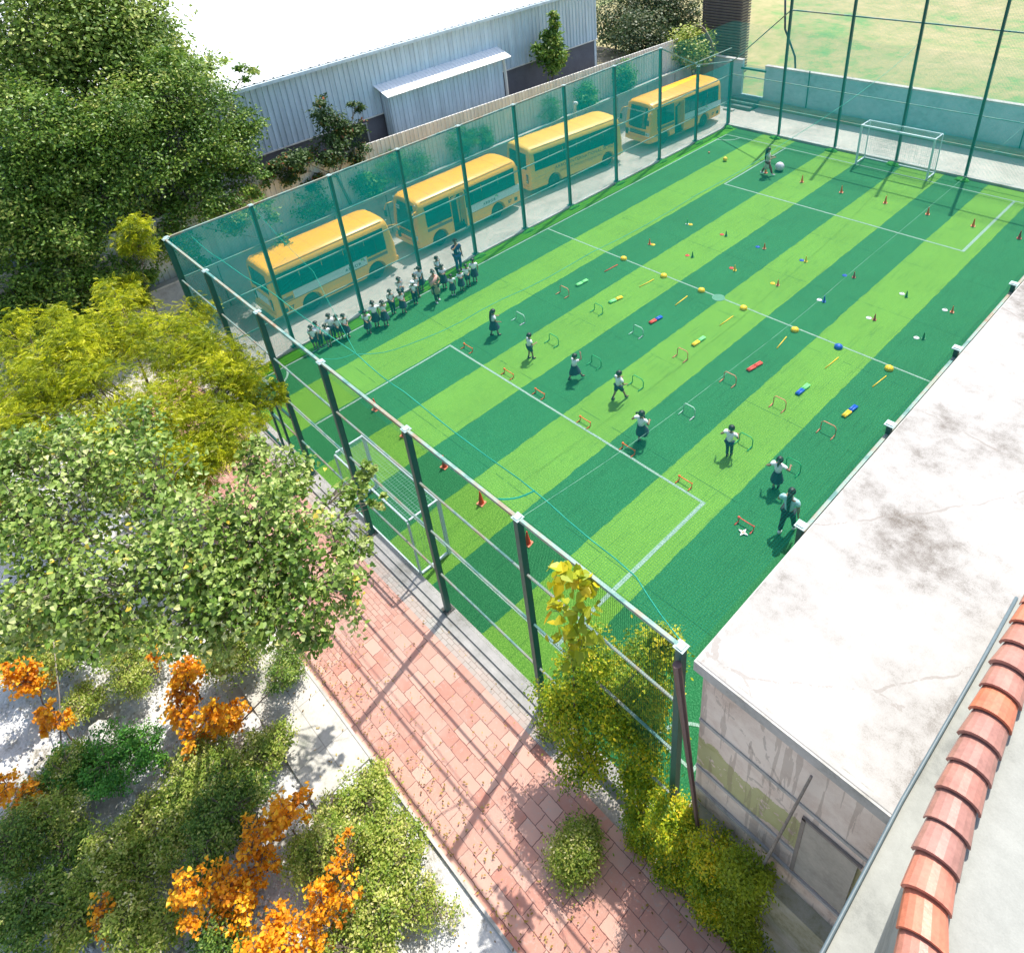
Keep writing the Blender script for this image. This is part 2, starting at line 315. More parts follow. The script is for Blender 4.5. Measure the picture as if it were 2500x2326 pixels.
def P(o,t): o.parent=t; o.matrix_parent_inverse=Matrix.Translation(-Vector(t.location)); return o
mb=MB(); mb.bb((-6.66,-12,-.1),(-6.4,37.9,2.16)); P(mb.build('wall_body',WALLM),t)
mb=MB()
for y in np.arange(-10.6,37,3.05): mb.bb((-6.40,y-.025,0),(-6.395,y+.025,2.16))
for y in np.arange(-10.6,37,3.05): mb.bb((-6.41,y-.04,2.16),(-6.66,y+.04,2.172))
P(mb.build('joint',BLK),t)
mb=MB(); mb.bb((-6.72,-12,2.1625),(-6.36,37.9,2.235)); P(mb.build('coping',KERBM),t)
t=empty('corrugated_fence',(-7,14,2),0,'tall cream corrugated metal sheet fence standing above the retaining wall','fence')
P(corr((-7,-14,0),(0,1,0),51.5,1.9,lambda s:4.97-.8*max(0,s-18)/33,.26,.05).build('metal_sheet',SHC),t)
for y in np.arange(-12,37,3.4): mb=MB(); mb.bb((-7.16,y-.05,1.9),(-7.08,y+.05,4.0)); P(mb.build('back_post',GREYW),t)
# vent pipe between bus three and four
t=empty('vent_pipe',(-6.0,24.6,0),0,'white upright pipe with a bent top by the retaining wall behind the buses','pipe')
mb=MB(); mb.tube([(0,0,0),(0,0,3.0),(.05,.0,3.1),(.2,0,3.12)],[.11,.11,.13,.12],10); mb.build('pipe_body',WHITEP,t,True)
# warehouse
wh=empty('warehouse',(-10,10,2),0,'long blue-grey corrugated warehouse with a huge white roof behind the cream fence','warehouse')
P(corr((-10,-22,0),(0,1,0),53.2,lambda s:5.0 if s>27.8 else 3.0,8.35,.3,.05).build('wall_sheet',SHB),wh)
mb=MB(); mb.bb((-10.6,-22,1.5),(-10.12,31.2,5.2)); P(mb.build('lower_wall',GREYW),wh)
mb=MB(); mb.bb((-10.6,-22,5.2),(-10.09,31.2,8.3)); mb.bb((-70,31.0,1.5),(-10.09,31.2,8.3)); P(mb.build('end_wall',SHB),wh)
mb=MB(); mb.bb((-9.99,5.75,4.93),(-9.93,31.2,5.0)); mb.bb((-9.99,5.62,3),(-9.92,5.8,8.35)); mb.bb((-9.99,5.2,3),(-9.955,5.62,8.35)); P(mb.build('flashing',SHC),wh)
rb=MB(); 
def rz(x): return 8.42+(-x-9.7)*.05
xs=[-9.7,-75]; ys=np.arange(-24,31.6,.5); vs=[];fs=[]
for y in ys:
    for yy,dz in ((y,0),(y+.38,0),(y+.42,.05),(y+.47,.05)):
        vs+=[(xs[0],yy,rz(xs[0])+dz),(xs[1],yy,rz(xs[1])+dz)]
n=len(vs)//2; rb.add(vs,[(2*i,2*i+1,2*i+3,2*i+2) for i in range(n-1)]); P(rb.build('roof',SHW),wh)
mb=MB(); mb.bb((-9.72,-24,8.22),(-9.56,31.6,8.38)); P(mb.build('gutter',SHB),wh)
w=MB(); w.bb((-10.12,11.2,3.55),(-10.06,12.6,4.75)); f=P(w.build('window',M('window_frame',(.35,.36,.36),.5)),wh)
w=MB(); w.bb((-10.06,11.3,3.65),(-10.05,12.5,4.68)); P(w.build('pane',DARKG),wh)
w=MB(); w.bb((-10.12,0.5,3.3),(-10.06,1.7,4.2)); P(w.build('window',DARKG),wh)
an=empty('lean_to_shed',(-9.4,17.7,2),0,'small blue-grey corrugated lean-to with a sloping ribbed roof on the warehouse wall','shed')
P(corr((-9.15,13.7,0),(0,1,0),8.1,2.,6.1,.28,.04).build('wall_sheet',SHB),an)
P(corr((-9.9,13.68,0),(1,0,0),.75,2.,6.1,.25,.03,(0,-1,0)).build('side_sheet',SHB),an)
P(corr((-9.9,21.82,0),(1,0,0),.75,2.,6.1,.25,.03,(0,1,0)).build('side_sheet',SHB),an)
rr=MB()
for i,y in enumerate(np.arange(13.4,22.1,.24)): rr.box((-9.4,y+.1,6.30),(1.35,.2,.04),(0,R(19),0)); rr.box((-9.4,y+.22,6.32),(1.35,.045,.05),(0,R(19),0))
P(rr.build('roof',SHW),an)
mb=MB(); mb.tube([(-9.05,21.9,6.0),(-9.05,21.95,5.0),(-9.05,21.95,2)],.09,8); P(mb.build('downpipe',SHC),an)
# far walls
fw=empty('boundary_wall',(8,38.2,0),0,'long pale blue plastered boundary wall beyond the far fence','wall')
mb=MB(); mb.bb((-6.9,38.1,-.1),(-2.93,38.32,2.75)); mb.bb((-1.2,38.1,-.1),(40,38.32,2.6)); mb.bb((-2.93,38.1,-.1),(-1.2,38.32,.45)); P(mb.build('wall_body',BLUEW),fw)
mb=MB(); mb.bb((-6.9,38.04,2.75),(-2.93,38.4,2.81)); mb.bb((-1.2,38.04,2.6),(40,38.4,2.66)); P(mb.build('coping',KERBM),fw)
mb=MB(); mb.box((-2.05,38.5,2.15),(1.9,1.0,.12),(R(-14),0,0)); P(mb.build('gate_canopy',M('dark_green_canopy',(.005,.10,.07),.6)),fw)
for x in (2.0,8.4,14.6,20): mb=MB(); mb.bb((x-.03,38.04,.35),(x+.03,38.097,2.75)); P(mb.build('pilaster',M('teal_strip',(.02,.13,.12),.6)),fw)
mb=MB(); mb.bb((-1.2,37.6,-.1),(40,38.1,.32)); P(mb.build('footing',M('ochre_footing',(.33,.31,.20),.9,.3,1)),fw)
st=empty('concrete_steps',(-2.3,37.3,0),0,'dark concrete steps below the gap in the pale blue wall','steps')
mb=MB(); 
for i in range(3): mb.bb((.2-.0,-.9+i*.35,-.1),(2.2,-.55+i*.35,.15*(i+1)))
mb.xf(Matrix.Translation((-1.1,.2,0))); mb.build('tread',M('dark_concrete',(.10,.14,.14),.8),st)
mb=MB(); mb.bb((-.6,-1.35,-.05),(.15,-1.05,.06)); mb.build('block',KERBM,st)
lt=empty('slatted_tower',(-7,41.4,0),0,'tall brown slatted metal tower behind the pale blue wall','tower')
mb=MB()
for z in np.arange(.6,11,.2): mb.box((0,0,z),(3.3,.05,.16),(R(25),0,0)); mb.box((1.65,.6,z),(.05,1.1,.16),(0,R(25),0))
mb.build('slat',SHBR,lt)
mb=MB(); mb.bb((-1.68,.05,0),(-1.55,.18,11)); mb.bb((1.5,.05,0),(1.63,.18,11));  mb.build('frame',BLK,lt)
mb=MB(); mb.bb((-1.5,.12,0),(1.5,1.1,10.9)); mb.build('core',M('brown_core',(.09,.065,.06),.8),lt)
pt=empty('grey_panel',(-5.6,37.6,0),0,'brown-grey curved metal panel at the end of the corrugated fence','panel')
vs=[];fs=[]
for i in range(11):
    a=i/10; x=-1.3+2.2*a; y=-.4*math.sin(a*PI*.5); zt=4.6+.5*math.sin(a*PI)-.9*a*a
    vs+=[(x,y,1.6 if a<.2 else 1.6+.7*a),(x,y,zt),(x,y+.06,1.6),(x,y+.06,zt)]
for i in range(10):
    b=4*i; fs+=[(b,b+4,b+5,b+1),(b+2,b+3,b+7,b+6),(b+1,b+5,b+7,b+3)]
mb=MB(); mb.add(vs,fs); mb.build('metal_sheet',SHBR,pt)
# flat-roofed block at right, below the camera
bl=empty('flat_roofed_building',(22.8,0,0),0,'low building with a white cracked concrete flat roof beside the pitch','building')
def roofz(x,y): return 6.55+.03*math.sin(x*1.3+y*.4)+.02*math.sin(y*.9)
mb=MB(); vs=[];fs=[];nx,ny=14,60
for j in range(ny+1):
    for i in range(nx+1):
        x=21.33+ (34-21.33)*i/nx; y=-1.3+41*j/ny; vs.append((x,y,6.6 if i in(0,) or j==0 else roofz(x,y)))
for j in range(ny):
    for i in range(nx): a=j*(nx+1)+i; fs.append((a,a+1,a+nx+2,a+nx+1))
mb.add(vs,fs); P(mb.build('roof',ROOFM,None,True),bl)
mb=MB(); mb.bb((21.42,-1.22,-.1),(34,40,6.5)); P(mb.build('wall_body',ENDW),bl)
mb=MB(); mb.bb((21.31,-1.34,6.36),(34,-1.2,6.592)); mb.bb((21.31,-1.2,6.36),(21.42,40,6.592)); P(mb.build('roof_edge',KERBM),bl)
mb=MB(); mb.bb((21.42,-1.5,-.1),(24.3,-1.22,2.2)); P(mb.build('plinth',m_concrete('mossy_plinth',(.36,.35,.24),(.48,.46,.38),(.20,.20,.10),1.2)),bl)
for z,d in ((3.4,.03),(2.75,.05),(4.9,.025)): mb=MB(); mb.bb((21.42,-1.22-d,z),(24.3,-1.223,z+.07)); P(mb.build('ledge',KERBM),bl)
mb=MB(); mb.bb((23.35,-1.26,2.95),(24.15,-1.2235,4.65)); wf=P(mb.build('window_shutter',M('shutter',(.40,.37,.31),.8,.25,3)),bl)
mb=MB(); mb.bb((23.29,-1.27,2.9),(23.35,-1.2235,4.70)); mb.bb((23.29,-1.27,4.65),(24.2,-1.2235,4.70)); P(mb.build('window_frame',M('dark_frame',(.26,.23,.20),.7)),bl)
# taller block under the camera
tb=empty('tile_topped_parapet',(25,-2,7),0,'cream plastered building edge topped by a row of red barrel tiles','parapet')
mb=MB(); mb.bb((24.36,-9,-.1),(34,2.6,7.0)); P(mb.build('ledge',CREAM),tb)
mb=MB(); mb.tube([(24.35,2.6,7.02),(24.36,1,7.03),(24.345,-1.3,7.03),(24.40,-4,7.03),(24.40,-9,7.03)],.024,8); P(mb.build('conduit',M('blue_conduit',(.11,.15,.165),.5),None,True),tb)
tl=[(24.70,1.6),(24.71,.3),(24.76,-1.2),(24.81,-2.1),(24.87,-2.94),(24.95,-3.4),(25.08,-3.85),(25.3,-4.5),(25.5,-5.4)]
def tlp(s):
    d=0
    for (a,b),(c,e) in zip(tl[:-1],tl[1:]):
        L=math.hypot(c-a,e-b)
        if s<=d+L: f=(s-d)/L; return Vector((a+(c-a)*f,b+(e-b)*f,0)),Vector((c-a,e-b,0)).normalized()
        d+=L
    return Vector((*tl[-1],0)),Vector((0,-1,0))
poly=[(x-.10,y) for x,y in tl]; poly+=[(34,-5.4),(34,1.6)]
mb=MB(); mb.ext([(x,y,7.0) for x,y in poly],(0,0,2.72)); P(fixn(mb.build('upper_wall',CREAM)),tb)
TILE=M('terracotta',(.46,.15,.085),.4,.3,4,0,.2)
def objvar(m):
    nt=m.node_tree; bs=nt.nodes['Principled BSDF']; l=bs.inputs['Base Color'].links[0]; src=l.from_socket; oi=nd(nt,'ShaderNodeObjectInfo'); hs=nd(nt,'ShaderNodeHueSaturation'); nt.links.new(src,hs.inputs['Color']); nt.links.new(mth(nt,'ADD',.72,mth(nt,'MULTIPLY',oi.outputs['Random'],.5)),hs.inputs['Value']); nt.links.new(mth(nt,'ADD',.75,mth(nt,'MULTIPLY',oi.outputs['Random'],.3)),hs.inputs['Saturation']); nt.links.new(hs.outputs[0],bs.inputs['Base Color'])
objvar(TILE)
s=0; i=0
while s<7.0:
    p,d=tlp(s); p2,_=tlp(s+.36); side=Vector((-d.y,d.x,0)); mb=MB(); vs=[]; n=9
    jt=random.uniform(-.012,.012)
    for (q,rad,dz) in ((p+side*jt,.165,.05),(p2-side*jt,.195,.085+jt)):
        for k in range(n+1): a=PI*k/n; vs.append(q+side*math.cos(a)*rad+Vector((0,0,9.72+dz+math.sin(a)*rad*.8)))
    for (q,rad,dz) in ((p,.145,.03),(p2,.175,.065)):
        for k in range(n+1): a=PI*k/n; vs.append(q+side*math.cos(a)*rad+Vector((0,0,9.72+dz+math.sin(a)*rad*.8)))
    m_=n+1
    fs=[(k,k+1,m_+k+1,m_+k) for k in range(n)]+[(2*m_+k,3*m_+k,3*m_+k+1,2*m_+k+1) for k in range(n)]+[(m_+k,m_+k+1,3*m_+k+1,3*m_+k) for k in range(n)]
    mb.add(vs,fs); o=P(mb.build('roof_tile',TILE,None,False),tb); s+=.31; i+=1
# poles by the end wall
p=empty('leaning_pole',(21.8,-1.6,2.2),0,'brown metal pole leaning down the end wall from the fence corner','pole')
mb=MB(); mb.tube([(0,-.02,0),(-.72,.16,4.15)],[.035,.075],8); mb.build('shaft',M('brown_metal',(.13,.08,.075),.5),p)
p=empty('thin_pole',(22.72,-1.62,-.05),0,'thin grey weathered pole leaning on the stained end wall beside the shrubs','pole')
mb=MB(); mb.tube([(0,0,0),(.2,.03,2.4),(.6,.2,6.3)],[.035,.03,.02],7); mb.build('shaft',M('grey_wood',(.24,.21,.18),.8,.35,12),p)
# ---------------------------------------------------------------- pitch fences
RZ=(1.65,3.3,4.95)
def fence(label,o,u,offs,H,rails,top,netcell,netw,netm,capm,rside,parent_loc,skip=None,netH=None,zn=0,nL=None):
    """o base origin, u unit direction, offs = post offsets"""
    t=empty('sports_fence',parent_loc,0,label,'fence'); o=Vector(o); u=Vector(u); n=Vector((-u.y,u.x,0)); q=math.atan2(u.y,u.x)
    for i,s in enumerate(offs):
        h=H[i] if isinstance(H,(list,tuple)) else H
        p=o+u*s; mb=MB(); mb.box(p+Vector((0,0,h/2-.03)),(.12,.15 if rails else .09,h),(0,0,q)); mb.box(p+Vector((0,0,.09)),(.3,.3,.02),(0,0,q)); P(mb.build('post',GREENM),t)
        mb=MB(); mb.box(p+Vector((0,0,h-.012)),(.19,.19,.02),(0,0,q)); mb.box(p+Vector((0,0,h+.008)),(.12,.14,.018),(0,0,q)); P(mb.build('post_cap',capm),t)
    for z in rails:
        for a,b in zip(offs[:-1],offs[1:]):
            mb=MB(); mb.box(o+u*((a+b)/2)+Vector((0,0,z)),(b-a-.13,.045,.045),(0,0,q)); P(mb.build('rail',RAILM),t)
    if top:
        for a,b in zip(offs[:-1],offs[1:]):
            ha,hb=top(a),top(b); pa=o+u*a+Vector((0,0,ha)); pb=o+u*b+Vector((0,0,hb)); mb=MB()
            mb.ext([pa+n*.035,pa-n*.035,pa-n*.035-Vector((0,0,.07)),pa+n*.035-Vector((0,0,.07))],pb-pa); P(fixn(mb.build('top_rail',RAILM)),t)
    a,b=offs[0],offs[-1]
    P(net('netting',o+u*a+n*rside*.06+Vector((0,0,zn)),u,(0,0,1),(nL or b-a),(netH or (H if not isinstance(H,(list,tuple)) else min(H)))-zn,netcell,netw,netm,None),t)
    return t
CAP=M('pale_cap',(.34,.46,.44),.5,.25)
xo=[-.76,2.67,6.34,9.91,13.63,17.27,21.03]
fn=fence('green steel fence with a rusty top rail along the red paving',(0,-1.28,0),(1,0,0),xo,6.6,RZ,lambda s:6.6,.045,.007,NETD,CAP,1,(10,-1.28,0))
# extra gate frame at the bus end
mb=MB(); mb.tube([(2.7,-1.34,2.5),(6.3,-1.34,2.62)],.05,4); mb.box((4.5,-1.34,1.3),(.09,.07,2.6)); mb.box((5.25,-1.34,1.3),(.07,.07,2.6)); mb.box((4.87,-1.34,1.7),(.7,.05,.06)); mb.box((3.6,-1.34,.12),(1.8,.06,.06)); P(mb.build('gate_frame',GREENM),fn)
yo=[-1.2,1.95,5.3,8.6,11.9,15.25,18.65,22.45,26.35,29.95,33.45]
fl=fence('green steel fence along the bus lane with dense teal netting',(-.87,0,0),(0,1,0),yo,[6.6]*8+[6.6,4.7,4.2],RZ,lambda s:6.6 if s<27 else (6.6-(s-26.35)*.5 if s<30 else 4.15),.05,.0115,NETL,CAP,-1,(-.87,16,0),None,6.55,0,27.6)
P(net('netting',(-.81,26.4,0),(0,1,0),(0,0,1),7.0,4.1,.05,.0115,NETL,None),fl)
xf_=[-.85,2.77,6.42,10.0,13.6,17.2,20.9]
ff=fence('tallest green fence behind the goal furthest from the paving',(0,33.5,0),(1,0,0),xf_,[4.2]+[9.0]*6,(1.7,3.33),lambda s:7.5 if s>0 else 4.1,.06,.009,NETL,GREENM,-1,(10,33.5,0),None,4.1)
P(net('netting',(2.77,33.5,4.1),(1,0,0),(0,0,1),18.1,4.85,.06,.006,NETL,None),ff)
yr=[2.0,5.48,8.85,12.41,15.9,19.4,22.9,26.4,29.9,33.4]
fr=fence('green steel fence tight against the white concrete roof',(21.2,0,0),(0,1,0),yr,6.66,(),lambda s:6.42,.05,.004,NETM,CAP,1,(21.2,16,0))
TC=M('turf_tuft',(.03,.25,.02),.9,.5,60,0,.9)
random.seed(5)
for x in xf_[1:-1]+[-.6]:
    mb=MB(); mb.ball((x,33.1,.0),.34,14,8,0,(1.1,.7,.42)); mb.v=[(a+random.uniform(-.02,.02),b+random.uniform(-.02,.02),c+random.uniform(-.02,.02)) for a,b,c in mb.v]; P(mb.build('turf_collar',TC),ff)
for y in yo[2:-1]:
    mb=MB(); mb.ball((-.62,y,.0),.3,12,8,0,(.7,1.3,.3)); mb.v=[(a+random.uniform(-.02,.02),b+random.uniform(-.02,.02),c+random.uniform(-.02,.02)) for a,b,c in mb.v]; P(mb.build('turf_collar',TC),fl)
# overhead net with its ropes
on=empty('overhead_net',(10,16,6.5),0,'teal cord net stretched over the whole pitch with sagging ropes','net')
sag=lambda x,y: .28*np.sin(np.clip((x+.87)/22.07,0,1)*PI)**2*1.0+.05*np.sin(y*1.2)*np.sin(x*.9)
P(net('cord_mesh',(-.87,-1.28,6.52),(1,0,0),(0,1,0),22.07,34.7,.05,.0034,NETM,None,sag,18),on)
def rope(pts,r,nm='rope',mat=None,n=30):
    out=[]
    for i in range(n+1):
        s=i/n*(len(pts)-1); k=min(int(s),len(pts)-2); f=s-k; a,b=Vector(pts[k]),Vector(pts[k+1]); out.append(a.lerp(b,f)+Vector((0,0,-.10*math.sin(f*PI))))
    mb=MB(); mb.tube(out,r,5); return P(mb.build(nm,mat or ROPEM),on)
rope([(-.8,-.42,6.3),(2,-.45,6.3),(4.9,-.31,6.3),(9.9,-.31,6.3),(12.3,-.38,6.3),(16.8,-.43,6.32),(19.5,-.6,6.35),(21.1,-1.2,6.5)],.013)
rope([(10.0,-.3,6.3),(10.64,.9,6.25),(10.87,3.6,6.25),(11.04,7.4,6.2),(11.2,13,6.2),(11.2,18.7,6.25),(10.7,27.5,6.3),(10.0,33.4,6.5)],.009)
rope([(16.83,-.43,6.3),(16.5,-1.2,6.45)],.018); rope([(9.9,-.31,6.3),(9.6,-1.2,6.5)],.007)
rope([(-.8,2.0,6.5),(5,1.2,6.25),(9.9,-.3,6.3)],.007)
rope([(17.27,-1.12,6.5),(17.53,4.8,6.25),(17.61,11.4,6.25),(17.6,33.4,6.5)],.003,'rope',M('thin_white_wire',(.2,.4,.3),.5))
# ---------------------------------------------------------------- goals
def goal(label,x0,x1,y,dy,h):
    g=empty('football_goal',((x0+x1)/2,y,0),0,label,'goal','white football goals'); w=(x1-x0)/2; b=dy
    GP=M('goal_paint',(.62,.74,.76),.4,.06)
    for sx in (-w,w):
        mb=MB(); mb.box((sx,0,h/2),(.09,.09,h)); mb.build('upright',GP,g)
        mb=MB(); mb.box((sx,b,h/2-.05),(.05,.05,h-.1)); mb.build('back_post',GP,g)
        mb=MB(); mb.box((sx,b/2,.05),(.07,abs(b)-.1,.06)); mb.box((sx,b/2,h-.03),(.05,abs(b)-.1,.05)); mb.build('side_bar',GP,g)
    mb=MB(); mb.box((0,0,h-.04),(2*w-.09,.085,.085)); mb.build('crossbar',GP,g)
    for zz in (.05,h-.07): mb=MB(); mb.box((0,b,zz),(2*w-.05,.05,.05)); mb.build('back_bar',GP,g)
    NM=M('goal_net',(.25,.42,.40),.7)
    net('goal_net',(-w,b,0),(1,0,0),(0,0,1),2*w,h,.1,.006,NM,g); net('goal_net',(-w,0,0),(0,math.copysign(1,b),0),(0,0,1),abs(b),h,.1,.006,NM,g); net('goal_net',(w,0,0),(0,math.copysign(1,b),0),(0,0,1),abs(b),h,.1,.006,NM,g)
    net('goal_net',(-w,0,h-.01),(1,0,0),(0,math.copysign(1,b),0),2*w,abs(b),.1,.006,NM,g)
goal('white football goal in front of the tall far fence',8.37,12.2,32.15,1.0,2.27)
goal('white football goal beside the paved path, seen through the near fence',8.37,12.15,-.08,-1.02,2.27)
# ---------------------------------------------------------------- training gear
CM={'orange':M('cone_orange',(.85,.13,.01),.45,.08),'red':M('gear_red',(.70,.06,.04),.5,.08),'maroon':M('cone_maroon',(.38,.025,.025),.5,.1),'green':M('cone_green',(.008,.17,.05),.5,.1),'light green':M('cone_light_green',(.05,.55,.13),.5,.1),
 'yellow':M('gear_yellow',(.85,.58,.01),.45,.08),'blue':M('gear_blue',(.01,.08,.50),.45,.08),'white':M('gear_white',(.78,.78,.80),.5,.06),'scarlet':M('cone_scarlet',(.72,.035,.015),.45,.08),'coral':M('hurdle_coral',(.72,.25,.13),.5,.1),'hgreen':M('hurdle_green',(.01,.36,.11),.5,.1),'pale':M('hurdle_pale',(.45,.68,.55),.5,.1),'purple':M('ball_lilac',(.62,.60,.68),.5,.1),'tube green':M('tube_green',(.20,.72,.22),.5,.1)}
ORD=['first','second','third','fourth','fifth','sixth','seventh']
def lane(x): return ORD[min(6,max(0,round((x-5.1)/2.12)))]
def cone(x,y,h,col,basecol,label,group,rz=None):
    c=empty('training_cone',(x,y,.0),rz if rz is not None else random.uniform(0,1.5),label,'cone',group)
    b=h*.34; mb=MB(); mb.box((0,0,.017),(b*1.35,b*1.35,.026)); mb.build('base',CM[basecol],c)
    mb=MB(); mb.lathe([(b*.52,.03),(b*.48,.05),(b*.13,h*.97),(b*.10,h),(b*.06,h)],14); mb.build('cone_body',CM[col],c,True)
def disc(x,y,col,label):
    d=empty('marker_disc',(x,y,.0),0,label,'marker disc','flat marker discs beside the cones')
    mb=MB(); mb.lathe([(.105,.006),(.10,.012),(.045,.055),(.03,.055),(.03,.045),(.04,.045),(.095,.006)],18); mb.build('saucer',CM[col],d,True)
SETS=[(5.33,20.66,'light green',5.49,20.72,'yellow'),(5.15,17.89,'orange',5.31,17.95,'yellow'),(7.53,20.76,'green',7.3,20.76,'red'),(7.48,18.12,'green',7.21,18.1,'red'),(9.61,20.76,'orange',9.28,20.73,'blue'),(9.65,18.28,'yellow',9.42,18.37,'red'),(11.64,20.84,'yellow',11.45,20.84,'blue'),(11.74,18.34,'orange',11.49,18.36,'yellow'),(13.86,20.85,'maroon',13.49,20.78,'blue'),(13.82,18.38,'blue',13.61,18.39,'white'),(16.13,20.72,'green',15.91,20.84,'white'),(15.91,18.4,'maroon',15.69,18.39,'white'),(17.9,20.71,'orange',17.64,20.71,'white'),(17.8,18.33,'green',17.59,18.24,'white')]
for cx,cy,cc,dx,dy,dc in SETS:
    row='farther' if cy>19.5 else 'nearer'
    bc={'light green':'white','orange':'coral','yellow':'yellow','maroon':'maroon','green':'green','blue':'blue'}[cc]
    cone(cx,cy,.30,cc,bc,f'small {cc} cone beside a {dc} disc, {row} mixed cone row, {lane(cx)} from the buses','small cones past the halfway line',.3)
    disc(dx,dy,dc,f'{dc} flat disc by a {cc} cone, {row} mixed cone row, {lane(cx)} from the buses')
for i,(x,y) in enumerate([(5.09,28.25),(7.27,28.29),(9.5,28.27),(11.76,28.36),(13.83,28.33),(15.88,28.33),(17.82,28.3)]):
    cone(x,y,.40,'maroon' if i==6 else 'orange','maroon' if i==6 else 'coral','orange cone at the feet of the walking woman, far penalty area' if i==0 else f'{"dark red" if i==6 else "orange"} cone in the row before the far goal, {ORD[i]} counting from the buses','cones in the far penalty area',.25)
for i,(x,y) in enumerate([(5.11,2.03),(7.07,1.92),(9.33,1.96),(11.43,1.77),(13.6,1.71),(15.52,1.85)]):
    cone(x,y,.52,'scarlet','coral',f'tall red cone inside the near fence, {ORD[i]} from the bus side','red cones along the near goal',.2)
for i,(x,y) in enumerate([(5.11,16.01),(7.52,15.92),(9.51,15.96),(11.62,15.91),(13.96,15.84),(15.73,15.87),(17.66,15.8)]):
    col='blue' if i==5 else 'yellow'
    d=empty('half_dome',(x,y,.0),i*.3,'blue knobbly half dome, the only blue one on the halfway line' if i==5 else f'yellow half dome on the halfway line, {ORD[i]} from the buses','half dome','half domes on the halfway line')
    mb=MB(); mb.lathe([(.15,.0),(.155,.03),(.14,.08),(.11,.125),(.06,.155),(.012,.165)],20,(0,0,0),0,.03); mb.build('dome',CM[col],d,True)
    mb=MB()
    for k in range(10):
        a=2*PI*k/10; mb.ball((.125*math.cos(a),.125*math.sin(a),.10),.022,6,4)
    mb.build('knob',CM[col],d,True)
STK=[((5.17,14.58),(5.23,15.44)),((7.24,14.56),(7.34,15.45)),((9.33,14.36),(9.29,15.25)),((11.57,14.3),(11.6,15.19)),((14.05,14.39),(13.94,15.26)),((15.97,14.42),(16.02,15.31)),((17.68,14.5),(17.76,15.37))]
for i,(a,b) in enumerate(STK):
    col='red' if i==0 else 'yellow'; mb=MB(); mb.tube([(0,0,0),(b[0]-a[0],b[1]-a[1],0)],.018,8); o=mb.build('agility_stick',CM[col],None,True); o.location=(a[0],a[1],.02)
    tag(o,'thin red stick lying on the turf, the only red one' if i==0 else f'thin yellow stick lying on the turf, {ORD[i]} lane from the buses','stick','sticks lying before the halfway line')
FO=[((5.02,12.87),(5.06,13.53)),((7.07,12.75),(7.19,13.43)),((9.35,12.64),(9.42,13.31)),((11.56,12.51),(11.58,13.23)),((13.98,12.52),(14.09,13.24)),((15.97,12.47),(16.0,13.19)),((17.67,12.44),(17.73,13.19))]
FC=[('tube green','tube green'),('tube green','yellow'),('red','blue'),('yellow','tube green'),('red','red'),('blue','tube green'),('yellow','blue')]
for i,((a,b),(c1,c2)) in enumerate(zip(FO,FC)):
    n1,n2=[{'tube green':'light green'}.get(c,c) for c in (c1,c2)]
    t=empty('foam_tube',(a[0],a[1],0),0,(f'plain {n1} foam tube lying on the turf' if c1==c2 else f'foam tube, {n1} near half, {n2} far half')+f', {ORD[i]} lane from the buses','foam tube','foam tubes on the turf')
    v=Vector((b[0]-a[0],b[1]-a[1],0)); s_=Vector((v.y,-v.x,0)).normalized()*.04
    for k,c in ((0,c1),(1,c2)):
        mb=MB()
        for sg in (-1,1): mb.tube([v*(k*.5)+s_*sg+Vector((0,0,.045)),v*(k*.5+.25)+s_*sg+Vector((0,0,.05)),v*(k*.5+.5)+s_*sg+Vector((0,0,.045))],.045,10)
        mb.build('foam_half',CM[c],t,True)
H3=[(4.78,5.31,11.78),(6.9,7.37,11.69),(9.18,9.67,11.51),(11.43,11.91,11.4),(13.57,14.07,11.32),(15.59,16.05,11.28),(17.38,17.88,11.18)]; C3=['coral','hgreen','pale','coral','coral','coral','coral']
H2=[(4.76,5.3,9.12),(6.98,7.5,8.9),(9.24,9.72,8.95),(11.19,11.69,9.03),(13.51,13.98,8.98),(15.72,16.2,9.0),(17.4,17.88,9.0)]; C2=['pale','hgreen','hgreen','hgreen','pale','hgreen','hgreen']
H1=[(4.65,5.16,6.45),(7.14,7.64,6.41),(8.89,9.35,6.38),(11.15,11.62,6.36),(13.1,13.6,6.33),(15.33,15.8,6.39),(17.56,18.05,6.23)]
def hurdle(x0,x1,y,h,col,label,grp,low):
    t=empty('low_hurdle',((x0+x1)/2,y,0),0,label,'hurdle',grp); w=(x1-x0)/2; r=.017; fb=.30 if not low else .2
    for sx in (-w,w):
        mb=MB(); mb.tube([(sx,0,.02),(sx,fb,.02)],r,7); mb.build('foot_bar',CM['white' if (col=='pale' and sx>0) else col],t,True)
    top=[(-w,fb,.02),(-w,fb,h*.75),(-w+.07,fb,h),(w-.07,fb,h),(w,fb,h*.75),(w,fb,.02)] if not low else [(-w,fb,.02),(-w,fb,h),(w,fb,h),(w,fb,.02)]
    mb=MB(); mb.tube(top,r,7); mb.build('hoop',CM[col],t,True)
    if low: mb=MB(); mb.ball((-w,fb,h),.045,8,6); mb.ball((w,fb,h),.03,8,6); mb.build('clamp',CM[col],t,True)
cn={'coral':'orange','hgreen':'green','pale':'green and white','orange':'orange'}
for i,(a,b,y) in enumerate(H3): hurdle(a,b,y,.36,C3[i],f'{cn[C3[i]]} arched hurdle in the farthest hurdle row, {ORD[i]} lane from the buses','hurdles furthest up the lanes',False)
for i,(a,b,y) in enumerate(H2): hurdle(a,b,y,.36,C2[i],f'{cn[C2[i]]} hurdle right in front of the running child in the {ORD[i]} lane','green hurdles just ahead of the children',False)
